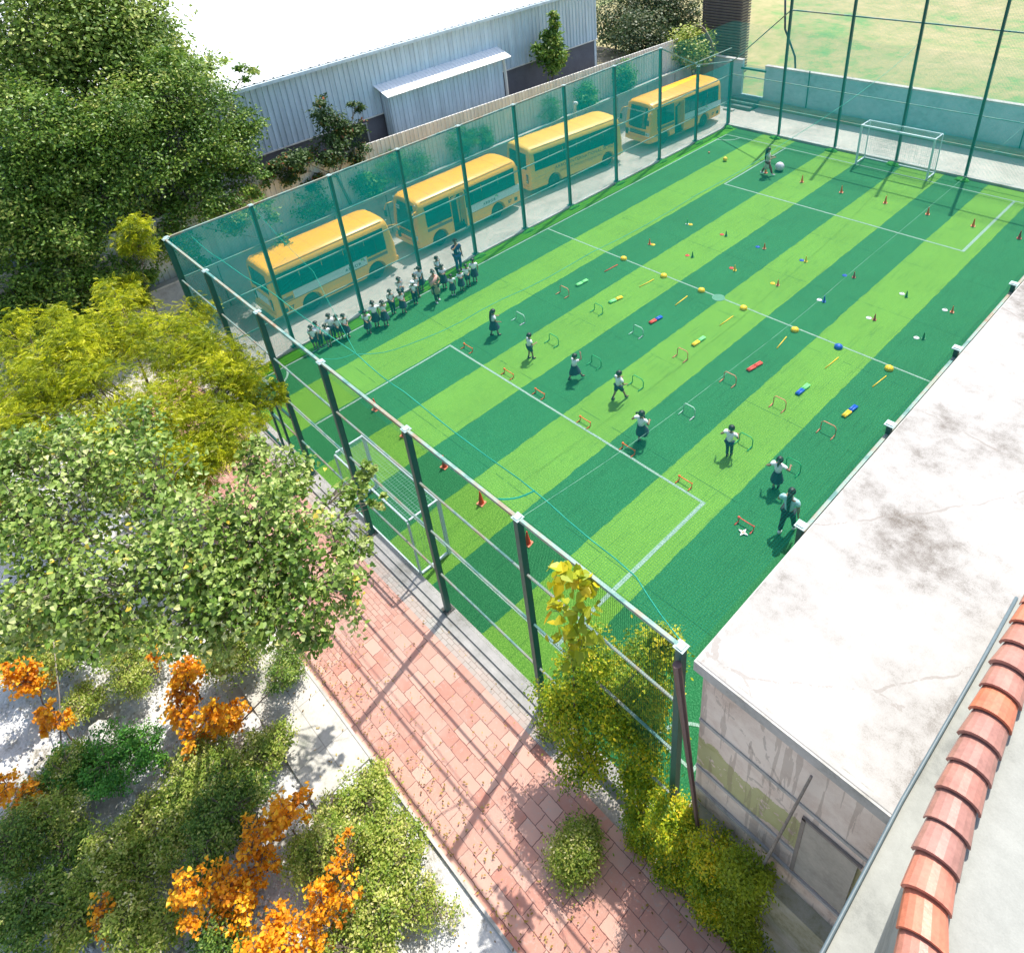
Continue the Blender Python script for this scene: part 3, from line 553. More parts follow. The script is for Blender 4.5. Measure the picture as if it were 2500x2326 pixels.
for i,(a,b,y) in enumerate(H1): hurdle(a,b,y,.17,'red' if i==6 else 'orange',('red low hurdle beside the adult in pale blue' if i==6 else f'low orange hurdle on the near penalty box line, {ORD[i]} lane from the buses'),'low hurdles at the start of the lanes',True)
def ball(x,y,r,col,label,patch=None):
    t=empty('ball',(x,y,r),0,label,'ball'); mb=MB(); mb.ball((0,0,0),r,20,12); mb.build('ball_shell',col,t,True)
    if patch:
        mb=MB()
        for k in range(8): a=k*2.4; z=-.8+.22*k; q=math.sqrt(max(0,1-z*z)); mb.ball((q*math.cos(a)*r*.82,q*math.sin(a)*r*.82,z*r*.82),r*.24,8,6)
        mb.build('ball_patch',patch,t,True)
ball(2.32,28.43,.13,CM['yellow'],'yellow ball near the far corner of the pitch',CM['pale']); ball(.88,28.9,.055,CM['coral'],'tiny orange ball near the touchline at the far end'); ball(5.51,28.98,.25,CM['purple'],'big white ball on the turf in front of the walking woman',CM['white'])
st=MB(); pts=[]
for k in range(8): a=PI*k/4; q=.16 if k%2==0 else .055; pts.append((q*math.cos(a),q*math.sin(a),.02))
st.ext(pts,(0,0,.03)); o=st.build('star_marker',CM['white']); o.location=(17.89,6.15,0); tag(o,'white four-pointed star lying behind the red low hurdle','marker'); 
st=MB(); st.ext([(x*.45,y*.45,.052) for x,y,z in pts],(0,0,.01)); st.build('star_centre',CM['coral'],o)
# ---------------------------------------------------------------- buses
def text(body,size,mat,loc,rot,parent,name='lettering',bold=0,align='LEFT',xs=1):
    cu=bpy.data.curves.new('t','FONT'); cu.body=body; cu.size=size; cu.extrude=.002; cu.offset=bold; cu.align_x=align; cu.space_character=xs
    ob=bpy.data.objects.new('t',cu); COL.objects.link(ob); dg=bpy.context.evaluated_depsgraph_get(); me=bpy.data.meshes.new_from_object(ob.evaluated_get(dg)); bpy.data.objects.remove(ob); bpy.data.curves.remove(cu)
    me.materials.clear(); o=link(name,me,mat,parent); o.location=loc; o.rotation_euler=rot; return o
def bus(loc,rz,L,label,yel,old=False,door=False,seed=0):
    """local +Y = front, +X = right-hand side"""
    t=empty('school_bus',loc,rz,label,'bus','yellow school buses'); w,H=1.125,2.78; hl_=L/2
    sec=[(-.98,.34),(-1.0,.30),(1.0,.30),(1.125,.42),(1.125,1.35),(1.10,2.2),(1.085,2.42),(1.03,2.58),(.90,2.69),(.6,2.755),(0,2.78),(-.6,2.755),(-.90,2.69),(-1.03,2.58),(-1.085,2.42),(-1.10,2.2),(-1.125,1.35),(-1.125,.42)]
    def shr(z,y):
        # front and rear lean of the body with height
        fl_=(0 if z<1.2 else (z-1.2)*.14) ; rl=(0 if z<1.2 else (z-1.2)*.06)
        return fl_,rl
    st_=[(-hl_,.90,.965),(-hl_+.05,.965,.985),(-hl_+.16,1,1),(hl_-.30,1,1),(hl_-.10,.965,.99),(hl_-.02,.90,.965),(hl_,.80,.93)]
    mb=MB(); vs=[];ns=len(sec)
    for y,sx,szz in st_:
        for x,z in sec:
            a,b=shr(z,y); yy=y-(a if y>0 else -b); zz=.30+(z-.30)*szz if z>1.5 else z
            vs.append((x*sx,yy,zz))
    fs=[(i*ns+k,i*ns+(k+1)%ns,(i+1)*ns+(k+1)%ns,(i+1)*ns+k) for i in range(len(st_)-1) for k in range(ns)]
    fs+=[tuple(range(ns))[::-1],tuple((len(st_)-1)*ns+k for k in range(ns))]
    mb.add(vs,fs); body=mb.build('body',yel,t,False); fixn(body)
    wy=(hl_-1.25,-hl_+1.7); cut=MB()
    for y in wy:
        for sx in (-1,1): cut.tube([(sx*.75,y,.42),(sx*1.3,y,.42)],.50,24)
    if door: cut.bb((-1.4,hl_-3.0,.36),(-.75,hl_-2.15,2.32))
    c=cut.build('cut',yel); fixn(c); c.parent=t
    md=body.modifiers.new('b','BOOLEAN'); md.object=c; md.operation='DIFFERENCE'; md.solver='EXACT'
    dg=bpy.context.evaluated_depsgraph_get(); me=bpy.data.meshes.new_from_object(body.evaluated_get(dg)); body.modifiers.clear(); body.data=me; bpy.data.objects.remove(c)
    body.data.materials.clear(); body.data.materials.append(yel)
    try: 
        body.data.polygons.foreach_set('use_smooth',[True]*len(body.data.polygons)); body.data.set_sharp_from_angle(angle=R(32))
    except Exception: pass
    mb=MB(); 
    for y in wy: mb.bb((-.74,y-.5,.40),(.74,y+.5,.9))
    mb.bb((-.7,-hl_+.3,.25),(.7,hl_-.5,.34)); mb.build('chassis',BLK,t)
    for y in wy:
        for sx in (-1,1):
            wb=MB(); prof=[(.20,-.12),(.36,-.12),(.405,-.09),(.405,.09),(.36,.12),(.20,.12)]; 
            q=Matrix.Translation((sx*.93,y,.405))@Matrix.Rotation(PI/2,4,'Y'); wb.lathe(prof,24); wb.xf(q); wh_=wb.build('wheel',TYRE,t,True)
            hb=MB(); hb.lathe([(.21,-.10),(.21,.09),(.10,.06),(.08,.11),(.04,.12)] if sx>0 else [(.04,-.12),(.08,-.11),(.10,-.06),(.21,-.09),(.21,.10)],16); hb.xf(q); hb.build('rim',HUB,wh_,True)
    # side glass: slightly proud band following the lean of the side wall
    def sx_at(z): return 1.125 if z<=1.35 else 1.125-.025*(z-1.35)/.85 if z<2.2 else 1.10-.015*(z-2.2)/.22
    def panel(side,y0,y1,z0,z1,mat,name,pr=.012,zt0=None,par=None):
        x0,x1=[side*(sx_at(z)+pr) for z in (z0,z1)]; xi0,xi1=[side*(sx_at(z)-.02) for z in (z0,z1)]; zt0=zt0 if zt0 is not None else z1
        xz=side*(sx_at(zt0)+pr); p=MB(); a=[(x0,y0,z0),(x0,y1,z0),(xz,y1,zt0),(x1,y0,z1)]; b=[(xi0,y0,z0),(xi0,y1,z0),(side*(sx_at(zt0)-.02),y1,zt0),(xi1,y0,z1)]
        p.add(a+b,[(0,1,2,3),(7,6,5,4),(0,4,5,1),(1,5,6,2),(2,6,7,3),(3,7,4,0)]); return fixn(p.build(name,mat,par or t))
    for sd in (-1,1):
        dr=door and sd<0
        segs=[(-hl_+.35,hl_-3.05),(hl_-2.12,hl_-.55)] if dr else [(-hl_+.35,hl_-.55)]
        for y0,y1 in segs:
            n=max(1,round((y1-y0)/1.05))
            for k in range(n):
                a=y0+(y1-y0)*k/n; b=y0+(y1-y0)*(k+1)/n; last=(k==n-1 and y1>hl_-1)
                if k==0: panel(sd,y0,y1,1.40,2.40,BLK,'window_surround',.004)
                g=panel(sd,a+.012,b-.012,1.42 if not last else 1.30,2.38,GLS,'side_window',.012,2.30 if last else None)
                mid=(a+b)/2; f=MB(); f.box((sd*(sx_at(1.9)+.016),mid,1.88),(.008,.022,.9),(0,-sd*.03,0)); f.box((sd*(sx_at(2.12)+.012),mid,2.12),(.012,b-a-.06,.02)); f.build('sash',BLK,g)
        if old:
            p=MB(); p.bb((sd*1.121,-hl_+.2,1.00),(sd*1.131,hl_-.4,1.015)); p.bb((sd*1.121,-hl_+.2,.80),(sd*1.131,hl_-.4,.812)); p.build('side_moulding',M('dull_yellow',(.5,.30,.05),.5),t)
            p=MB(); y=-hl_+1.05
            for a,b in (((y,.62),(y+.014,1.30)),((y+.7,.62),(y+.714,1.30)),((y,.62),(y+.714,.634))): p.bb((sd*1.122,a[0],a[1]),(sd*1.133,b[0],b[1]))
            p.build('hatch',BLK,t)
        else:
            a0=-hl_+.45; b0=hl_-3.1 if dr else hl_-1.7
            panel(sd,-hl_+.95 if not dr else -hl_+.12,b0,1.0,1.39,PANW,'side_panel',.016)
            p=MB(); p.bb((sd*1.12,-hl_+.5,.965),(sd*1.135,b0,.985)); p.build('side_trim',BLK,t)
            panel(sd,hl_-(2.1 if dr else 1.65),hl_-.55,1.05,1.20,BRN,'stripe',.012)
            if not dr: panel(sd,-hl_+.42,-hl_+.9,1.04,1.20,BRN,'stripe',.012)
            p=MB(); p.bb((sd*1.12,-hl_+.30,.52),(sd*1.134,-hl_+.52,.72)); p.build('vent',BLK,t)
            p=MB(); p.bb((sd*1.12,-hl_+2.3,.33),(sd*1.15,hl_-1.9 if not dr else hl_-3.1,.37)); p.build('skirt_trim',yel,t)
    if door:
        p=MB(); x0=-.76; p.bb((x0-.01,hl_-3.0,.36),(x0,hl_-2.15,2.32)); p.bb((-1.10,hl_-2.99,.37),(x0,hl_-2.16,.44)); p.bb((-.95,hl_-2.99,.44),(x0,hl_-2.16,.72)); p.build('door_well',M('dark_interior',(.02,.03,.03),.8),t)
        d=MB(); d.bb((-1.14,hl_-3.06,.40),(-1.06,hl_-3.0,2.34)); d.bb((-1.14,hl_-2.15,.40),(-1.06,hl_-2.12,2.34)); d.build('door_frame',yel,t)
        d=MB(); 
        for k in range(4): d.tube([(-.9-.05*(k%2),hl_-2.9+.07*k,.7),(-.9,hl_-2.9+.07*k,2.0)],.014,6)
        d.tube([(-1.0,hl_-2.6,2.25),(-1.0,hl_-2.3,2.12)],.05,6); d.build('grab_rail',yel,t)
        d=MB(); d.bb((-1.16,hl_-2.98,.28),(-.9,hl_-2.2,.32)); d.build('step',HUB,t)
    # front
    def fy(z): return hl_-(0 if z<1.2 else (z-1.2)*.14)
    g=MB(); n=10; vs=[]
    for z in (1.22,1.30,2.45,2.50):
        for k in range(n+1):
            a=-1+2*k/n; x=a*(.98 if z<2.4 else .94); y=fy(z)+.028-.20*abs(a)**5
            vs.append((x,y,z-(.05 if z<1.25 else 0)*(1-a*a)))
    g.add(vs,[(r*(n+1)+k,r*(n+1)+k+1,(r+1)*(n+1)+k+1,(r+1)*(n+1)+k) for r in range(3) for k in range(n)])
    g.add([(x,y-.07,z) for x,y,z in vs],[(r*(n+1)+k,(r+1)*(n+1)+k,(r+1)*(n+1)+k+1,r*(n+1)+k+1) for r in range(3) for k in range(n)])
    ws=g.build('windscreen',GLS,t,False)
    for x in (-.45,.45): wv=MB(); wv.tube([(x*.3,fy(1.3)+.05,1.28),(x*1.4,fy(1.8)+.05,1.80)],.012,5); wv.build('wiper',BLK,t)
    g=MB(); g.bb((-.62,hl_-.02,.78),(.62,hl_+.03,1.02)); g.build('grille',BLK,t)
    g=MB(); g.bb((-.60,hl_+.03,.99),(.60,hl_+.045,1.01)); g.bb((-.60,hl_+.03,.88),(.60,hl_+.042,.90)); g.build('grille_bar',HUB,t)
    for sx in (-1,1):
        g=MB(); g.bb((sx*.66,hl_-.06,.76),(sx*.96,hl_+.02,.98)); hd=g.build('headlight',LMP,t); g=MB(); g.ball((sx*.76,hl_+.01,.87),.075,10,6); g.ball((sx*.89,hl_-.0,.87),.05,10,6); g.build('bulb',HUB,hd,True)
        g=MB(); g.tube([(sx*.98,hl_-.15,2.3),(sx*1.10,hl_+.18,2.28),(sx*1.16,hl_+.30,2.05),(sx*1.14,hl_+.30,1.9)],.022,6); am=g.build('mirror_arm',yel,t,True); g=MB(); g.box((sx*1.12,hl_+.30,1.78),(.16,.07,.34)); g.build('mirror',BLK,am)
        g=MB(); g.ball((sx*.9,fy(2.55)+.02,2.58),.035,8,6); g.build('marker_lamp',LMP,t)
    g=MB(); g.bb((-1.0,hl_-.08,.36),(1.0,hl_+.07,.60)); g.build('front_bumper',yel,t)
    g=MB(); g.bb((-.28,hl_+.071,.42),(.28,hl_+.08,.54)); g.build('number_plate',CM['yellow'],t)
    # rear
    def ry(z): return -hl_+(0 if z<1.2 else (z-1.2)*.06)
    g=MB(); g.add([(-.80,ry(1.5)-.012,1.5),(.80,ry(1.5)-.012,1.5),(.76,ry(2.38)-.012,2.38),(-.76,ry(2.38)-.012,2.38),(-.80,ry(1.5)+.04,1.5),(.80,ry(1.5)+.04,1.5),(.76,ry(2.38)+.04,2.38),(-.76,ry(2.38)+.04,2.38)],[(0,1,2,3),(7,6,5,4),(0,4,5,1),(2,6,7,3),(1,5,6,2),(3,7,4,0)]); fixn(g.build('rear_window',GLS,t))
    for sx in (-1,1):
        g=MB(); g.bb((sx*.74,-hl_-.02,.72),(sx*.90,-hl_+.05,1.22)); tl_=g.build('tail_lamp_housing',BLK,t)
        for z,mm in ((1.12,RED),(.97,RED),(.82,LMP)): g=MB(); g.ball((sx*.82,-hl_-.02,z),.06,10,6,0,(1,.5,1)); g.build('tail_lamp',mm,tl_,True)
    g=MB(); g.bb((-.98,-hl_-.07,.34),(.98,-hl_+.05,.56)); g.build('rear_bumper',yel,t)
    if not old: g=MB(); g.bb((-.60,-hl_-.012,.85),(.55,-hl_+.02,1.22)); g.build('rear_panel',PANW,t)
    # roof seams and mouldings
    g=MB()
    for x in (-.95,.95): g.tube([(x*1.02,-hl_+.3,2.665),(x*1.02,hl_-.5,2.665)],.018,6)
    g.build('roof_moulding',yel,t)
    g=MB()
    for y in np.linspace(-hl_+1.2,hl_-1.2,4): g.tube([(-.9,y,2.69),(-.6,y,2.757),(0,y,2.782),(.6,y,2.757),(.9,y,2.69)],.005,4)
    g.build('roof_seam',M('seam',(.42,.22,.02),.6),t)
    return t
def logo(t,side,y,z,s=1):
    d=.021 if side>0 else -.021; x=side*1.125+d; sg=side
    for (dy,dz,r_,mm,nm) in ((.02,.06,.055,TXG,'logo_leaf'),(.10,.075,.038,TXG,'logo_leaf'),(.13,.01,.04,TXT,'logo_leaf'),(.15,-.055,.032,TXP,'logo_leaf')):
        mb=MB(); mb.ball((x,y+sg*dy*s,z+dz*s),r_*s,8,6,0,(.05,1,.8)); mb.build(nm,mm,t)
b1=bus((-3.98,5.55,0),R(0),6.45,'yellow school bus closest to the camera, its rear by the fence corner',YEL,False,False)
b2=bus((-4.12,13.62,0),R(180),6.85,'yellow school bus with an open door, second from the fence corner, facing the camera',YEL,False,True)
b3=bus((-4.2,21.85,0),R(-6),7.05,'older yellow bus with the school name on its plain yellow side, third in the line',YEL2,True,False)
b4=bus((-3.22,30.85,0),R(176),6.75,'furthest yellow school bus, its open door and windscreen facing down the lane',YEL,False,True)
def side_text(t,side,body,size,y,z,mat,bold=0,xs=1,x=1.14):
    # reads left-to-right for a viewer outside that side
    return text(body,size,mat,(side*x,y,z),(PI/2,0,PI/2 if side>0 else -PI/2),t,'lettering',bold,'LEFT',xs)
side_text(b1,1,'ARBOR',.22,.35,1.10,TXD,.002,1.3,1.143); logo(b1,1,1.25,1.27); side_text(b1,1,'57',.25,-2.65,.55,TXD,.012,1.,1.128); side_text(b1,1,'SML',.10,-2.78,1.22,TXW,.002,1,1.13)
side_text(b2,-1,'ARBOR',.22,-.75,1.10,TXD,.002,1.3,1.143); logo(b2,-1,-1.62,1.27); side_text(b2,-1,'57',.25,-2.45,.55,TXD,.012,1.,1.128); side_text(b2,-1,'SML',.14,2.2,1.215,TXR,.004,1,1.13)
side_text(b4,-1,'ARBOR',.20,-.95,1.10,TXD,.002,1.3,1.143); logo(b4,-1,-1.75,1.27); side_text(b4,-1,'57',.25,-2.40,.55,TXD,.012,1.,1.128)
side_text(b3,1,'ARBOR INTERNATIONAL SCHOOL',.285,-1.75,1.10,TXD,.004,1.12,1.127); side_text(b3,1,'GARDEN ROAD, KONDHWA, THOLKAPPIAR STREET',.13,-1.45,.86,TXD,0,1.1,1.133)
for b,bg_ in ((b2,True),(b4,False)):
    hl_=(6.85 if b is b2 else 6.75)/2; yy=hl_-(2.24-1.2)*.14+.035
    if bg_: mb=MB(); mb.box((.12,yy-.004,2.18),(1.2,.006,.2),(R(8),0,0)); mb.box((-.68,yy-.02,2.1),(.28,.006,.2),(R(8),0,0)); mb.build('name_board',PANW,b)
    text('ARBOR INTERNATIONAL SCHOOL',.098 if bg_ else .135,TXD if bg_ else TXW,(.66 if bg_ else .93,yy+.012,2.14 if bg_ else 2.18),(R(98),0,PI),b,'name_lettering',.001,'LEFT',1)
# ---------------------------------------------------------------- trees and plants
rng=np.random.default_rng(7)
def leafmat(name,stops,rough=.5,tr=.28):
    m,nt,bs=newmat(name); a=nd(nt,'ShaderNodeAttribute',attribute_name='tint'); c=ramp(nt,a.outputs['Fac'],stops)
    nt.links.new(c,bs.inputs['Base Color']); bs.inputs['Roughness'].default_value=rough; bs.inputs['Specular IOR Level'].default_value=.4
    t=nd(nt,'ShaderNodeBsdfTranslucent'); nt.links.new(c,t.inputs[0]); mx=nd(nt,'ShaderNodeMixShader'); mx.inputs[0].default_value=tr
    nt.links.new(bs.outputs[0],mx.inputs[1]); nt.links.new(t.outputs[0],mx.inputs[2]); nt.links.new(mx.outputs[0],nt.nodes['Material Output'].inputs[0]); return m
L_DARK=leafmat('leaf_dark',[(0,(.03,.09,.012)),(.4,(.11,.22,.028)),(.72,(.24,.36,.05)),(1,(.55,.56,.16))],.42,.36)
L_NEEM=leafmat('leaf_neem',[(0,(.06,.11,.006)),(.35,(.25,.33,.01)),(.7,(.55,.58,.012)),(1,(.85,.82,.05))],.5,.45)
L_PEEP=leafmat('leaf_peepal',[(0,(.045,.11,.012)),(.35,(.15,.26,.035)),(.7,(.34,.44,.10)),(.93,(.56,.60,.26)),(1,(.65,.5,.06))],.42,.3)
L_HILL=leafmat('leaf_mixed',[(0,(.05,.10,.012)),(.3,(.22,.34,.035)),(.65,(.48,.54,.10)),(.85,(.70,.66,.22)),(1,(.85,.80,.55))],.5,.42)
L_ORNG=leafmat('leaf_orange',[(0,(.50,.15,.005)),(.5,(.88,.36,.008)),(1,(.95,.62,.03))],.5,.35)
L_YEL=leafmat('leaf_yellow_green',[(0,(.07,.17,.012)),(.4,(.24,.38,.015)),(.7,(.58,.60,.02)),(1,(.92,.66,.03))],.45,.35)
L_FENCE=leafmat('leaf_bright',[(0,(.03,.14,.015)),(.5,(.08,.28,.03)),(1,(.20,.42,.05))],.5,.35)
BARK=M('bark',(.15,.115,.085),.9,.35,9,0,.5); BARKG=M('pale_bark',(.25,.215,.17),.9,.3,9,0,.4)
def leaf_t(kind):
    if kind=='heart': # two halves folded on the midrib, heart outline with drip tip
        h=[(0,0,0),(.42,-.06,.10),(.52,.28,.12),(.30,.66,.07),(0,1.0,-.04)]; l=[(0,0,0),(0,1.0,-.04),(-.30,.66,.07),(-.52,.28,.12),(-.42,-.06,.10)]; return np.array([h,l])
    if kind=='oval': return np.array([[(0,0,0),(.26,.35,.06),(.2,.75,.03),(0,1,0)],[(0,0,0),(0,1,0),(-.2,.75,.03),(-.26,.35,.06)]])
    if kind=='small': return np.array([[(0,0,0),(.32,.5,.06),(0,1,0),(-.32,.5,.06)]])
    if kind=='frond':
        q=[]
        for k in range(6):
            y=.12+.15*k; z=-.25*y*y
            for s in (-1,1):
                L=.30*(1-.25*abs(k-2.5)/2.5); q.append([(0,y,z),(s*L*.55,y+.02+.08,z+.03),(s*L,y+.10,z-.06),(s*L*.5,y+.005,z-.01)])
        q.append([(0,.9,-.2),(.06,1.0,-.24),(0,1.15,-.32),(-.06,1.0,-.24)]); return np.array(q)
def place(pos,out,size,kind,tint,up=.7,droop=0.):
    T=leaf_t(kind); n=len(pos)
    nrm=rng.normal(size=(n,3))*.55+out*.45+np.array([0,0,up]); nrm/=np.linalg.norm(nrm,axis=1,keepdims=True)
    d=rng.normal(size=(n,3))+out*.5-np.array([0,0,droop]); d-=nrm*np.sum(d*nrm,1,keepdims=True); d/=np.linalg.norm(d,axis=1,keepdims=True); s=np.cross(d,nrm)
    sz=size*rng.uniform(.6,1.25,n)
    V=(pos[:,None,None,:]+sz[:,None,None,None]*(T[None,:,:,0:1]*s[:,None,None,:]+T[None,:,:,1:2]*d[:,None,None,:]+T[None,:,:,2:3]*nrm[:,None,None,:]))
    return V.reshape(-1,3),T.shape[1],np.repeat(tint,T.shape[0])
def crown(name,blobs,ncl,nl,size,kind,mat,parent,sig=.32,shell=.75,up=.7,droop=0.,low=-1.,twig=None,org=None):
    """blobs: (centre, (rx,ry,rz)); clusters of leaves on twigs inside each blob; returns cluster centres"""
    wts=np.array([max(b[1])**2 for b in blobs]); wts/=wts.sum(); cl=[];oo=[];sg=[]
    for b,k in zip(blobs,rng.multinomial(ncl,wts)):
        c=np.array(b[0],float); r=np.array(b[1],float)
        d=rng.normal(size=(k,3)); d/=np.linalg.norm(d,axis=1,keepdims=True); d[:,2]=np.where(d[:,2]<low,-d[:,2],d[:,2]); q=rng.uniform(0,1,k)**(1/3.)*(1-shell)+shell; q*=rng.uniform(.72,1.08,k)
        cl.append(c+d*r*q[:,None]); oo.append(d); sg.append(np.full(k,sig*min(r)))
    cl=np.concatenate(cl); oo=np.concatenate(oo); sg=np.concatenate(sg); ct=rng.uniform(0,1,len(cl)); wt=rng.uniform(.4,1.6,len(cl)); wt/=wt.sum()
    idx=rng.choice(len(cl),nl,p=wt); pos=cl[idx]+rng.normal(size=(nl,3))*sg[idx][:,None]*np.array([1,1,.6])
    tint=np.clip(.55*ct[idx]+.45*rng.uniform(0,1,nl)+rng.normal(size=nl)*.08,0,1)
    o_=np.array(parent.location) if parent else 0
    V,k,tt=place(pos-o_,oo[idx],size,kind,tint,up,droop)
    npmesh(name,V,k,mat,parent,False,tt); return cl
def wood(tree,base,blobs,cls,r0,mat,name='trunk',twr=.012,maxtw=260,lean=0):
    o=Vector(tree.location); mb=MB(); base=Vector(base); cen=sum((Vector(b[0]) for b in blobs),Vector())/len(blobs)
    fork=base.lerp(Vector((cen.x,cen.y,cen.z)),.45); fork.z=base.z+(cen.z-base.z)*.5
    mb.tube([base-o,base.lerp(fork,.5)+Vector((random.uniform(-.1,.1),random.uniform(-.1,.1),0))-o,fork-o],[r0,r0*.8,r0*.68],9)
    ends=[]
    for b in blobs:
        c=Vector(b[0]); mid=fork.lerp(c,.5)+Vector((random.uniform(-.25,.25),random.uniform(-.25,.25),random.uniform(0,.3)))
        rr_=r0*.5*max(.35,min(1,max(b[1])/2)); mb.tube([fork-o,mid-o,c-o],[rr_,rr_*.7,rr_*.42],7); ends.append((c,mid,rr_*.4))
    k=min(maxtw,len(cls))
    for i in rng.choice(len(cls),k,replace=False):
        p=Vector(cls[i]); c,mid,rr_=min(ends,key=lambda e:(e[0]-p).length); s=c.lerp(mid,random.random()*.6); q=s.lerp(p,.55)+Vector((random.uniform(-.15,.15),random.uniform(-.15,.15),random.uniform(-.05,.2)))
        mb.tube([s-o,q-o,p-o],[max(twr,rr_*.6),twr*1.1,twr*.4],5,0,False)
    return mb.build(name,mat,tree,True)
def tree(name,label,cat,base,blobs,ncl,nl,size,kind,lm,r0=.16,bark=None,group=None,**k):
    t=empty(name,base,0,label,cat,group); tw=k.pop('twr',.012); mt=k.pop('maxtw',260)
    cls=crown('crown',blobs,ncl,nl,size,kind,lm,t,**k); wood(t,base,blobs,cls,r0,bark or BARK,'trunk',tw,mt); return t
def B(u,v,z,rx,ry=None,rz=None): p=at(u,v,z); return ((p.x,p.y,p.z),(rx,ry or rx,rz or rx*.8))
def BY(u,v,y):
    d=CR.transposed()@Vector(((u-CX)/F,(v-CY)/F,1)); return CC+d*((y-CC.y)/d.y)
def BX(u,v,x,r_,ry=None,rz=None):
    d=CR.transposed()@Vector(((u-CX)/F,(v-CY)/F,1)); p=CC+d*((x-CC.x)/d.x); return ((p.x,p.y,p.z),(r_,ry or r_,rz or r_*.85))
random.seed(11)
tree('dark_tree','large dark green tree with dense leaves hanging over the corner of the bus fence','tree',(-8.9,-.4,1.9),
 [BX(590,300,-8.2,1.0),BX(500,260,-8,1.5),BX(400,230,-7.8,1.6),BX(300,280,-7.6,1.7),BX(440,340,-7.4,1.7),BX(560,380,-7.6,1.3),BX(330,400,-7.2,1.7),BX(480,470,-7.2,1.5),BX(610,440,-7,.9),BX(250,480,-7,1.5),BX(380,560,-7,1.4),BX(560,520,-6.4,1.0),BX(640,520,-5.2,.7),BX(680,590,-4.8,.5),BX(490,610,-6.4,.8),BX(250,640,-7,1.2),BX(600,180,-8.4,.5),BX(200,330,-7.6,1.6),BX(420,170,-8,1.1)],680,62000,.15,'oval',L_DARK,.2,BARKG,maxtw=320,shell=.4,sig=.24)
tree('dark_tree','dark green tree with bare pale twigs at the left edge beside the yellow-green tree','tree',(-9.5,-6.5,1.9),
 [BX(60,300,-8,1.8),BX(150,400,-7.8,1.7),BX(40,450,-7.6,1.7),BX(60,560,-7.4,1.6),BX(160,560,-7,1.5),BX(30,690,-7,1.5),BX(140,700,-6.6,1.4),BX(250,740,-6,1.0),BX(60,820,-6,1.2),BX(200,830,-5.6,1.0),BX(330,690,-6.4,.9)],520,60000,.15,'oval',L_DARK,.18,BARKG,maxtw=260,shell=.4,sig=.24)
tree('dark_tree','tall tree behind the others, its crown cut by the top left edge','tree',(-10.8,-3,1.9),
 [BX(60,60,-12,3.0),BX(190,120,-12,2.6),BX(290,50,-12,2.3),BX(150,-60,-13,3.2),BX(400,170,-11.5,1.6),BX(480,165,-11.5,1.1),BX(20,200,-12,2.4),BX(270,190,-11.5,2.2),BX(340,20,-12,1.2),BX(530,150,-11.3,.6),BX(340,120,-11.5,1.7),BX(370,70,-12,.9)],560,60000,.19,'oval',leafmat('leaf_far',[(0,(.06,.13,.02)),(.4,(.16,.27,.04)),(.75,(.32,.42,.07)),(1,(.6,.6,.2))]),.3,BARKG,maxtw=160,shell=.4,sig=.26)
tree('neem_tree','bright yellow-green feathery tree at the left, in front of the dark trees','tree',(2.6,-4.3,0),
 [B(300,800,5,1.15),B(150,900,5.2,1.2),B(430,850,4.8,1.1),B(530,960,4.4,1.1),B(560,1060,4,.9),B(400,1000,4.6,1.1),B(240,970,4.8,1.2),B(60,960,5,1.2),B(290,720,5.2,.75),B(50,1060,4.6,1.2),B(620,1000,4,.5),B(470,760,4.6,.7),B(450,1150,3.4,.9),B(330,1180,3.6,.9),B(120,780,5,.6),B(520,870,4.8,.9),B(600,920,4.4,.8),B(200,850,5.2,1.1),B(490,1110,3.8,.9),B(380,1110,4.2,1.0),B(20,820,5.2,.9),B(250,1090,4.4,1.0),B(660,960,4.0,.35)],820,26000,.24,'frond',L_NEEM,.13,BARK,maxtw=300,shell=.35,sig=.26,up=.9)
tree('neem_sapling','slim yellow-green sapling rising in front of the dark tree','tree',(-3.2,-1.9,-.08),
 [BX(330,560,-3.2,.5),BX(345,600,-3.2,.42),BX(310,590,-3.2,.36),BX(315,690,-3.2,.34),BX(290,740,-3.1,.45),BX(340,730,-3,.35),BX(270,700,-3,.35)],120,2400,.24,'frond',L_NEEM,.05,BARK,maxtw=50,shell=.3,up=.9)
tree('peepal_tree','big pale green heart-leaved tree spreading over the paved path','tree',(10.2,-5.6,-.05),
 [B(350,1180,7.2,1.2),B(180,1120,7.5,1.15),B(120,1280,7.2,1.2),B(330,1040,7.4,.7),B(450,1330,7,1.2),B(620,1290,6.8,1.1),B(590,1440,6.3,1.05),B(740,1330,6.4,.9),B(800,1440,6,.8),B(300,1440,6.8,1.15),B(130,1430,7,1.1),B(700,1170,6.2,.75),B(620,1120,6,.55),B(840,1210,6,.5),B(890,1160,5.9,.33),B(850,1330,5.8,.45),B(460,1500,6.2,.9),B(690,1500,5.8,.7),B(20,1250,7.4,.9),B(30,1120,7.4,.7),B(-60,1200,7.4,1),B(60,1500,6.4,.8),B(240,1530,6.2,.7),B(540,1540,5.8,.6),B(760,1550,5.4,.45),B(920,1220,5.6,.22)],1300,25000,.094,'heart',L_PEEP,.16,BARKG,maxtw=850,shell=.05,sig=.21,up=.4,twr=.011)
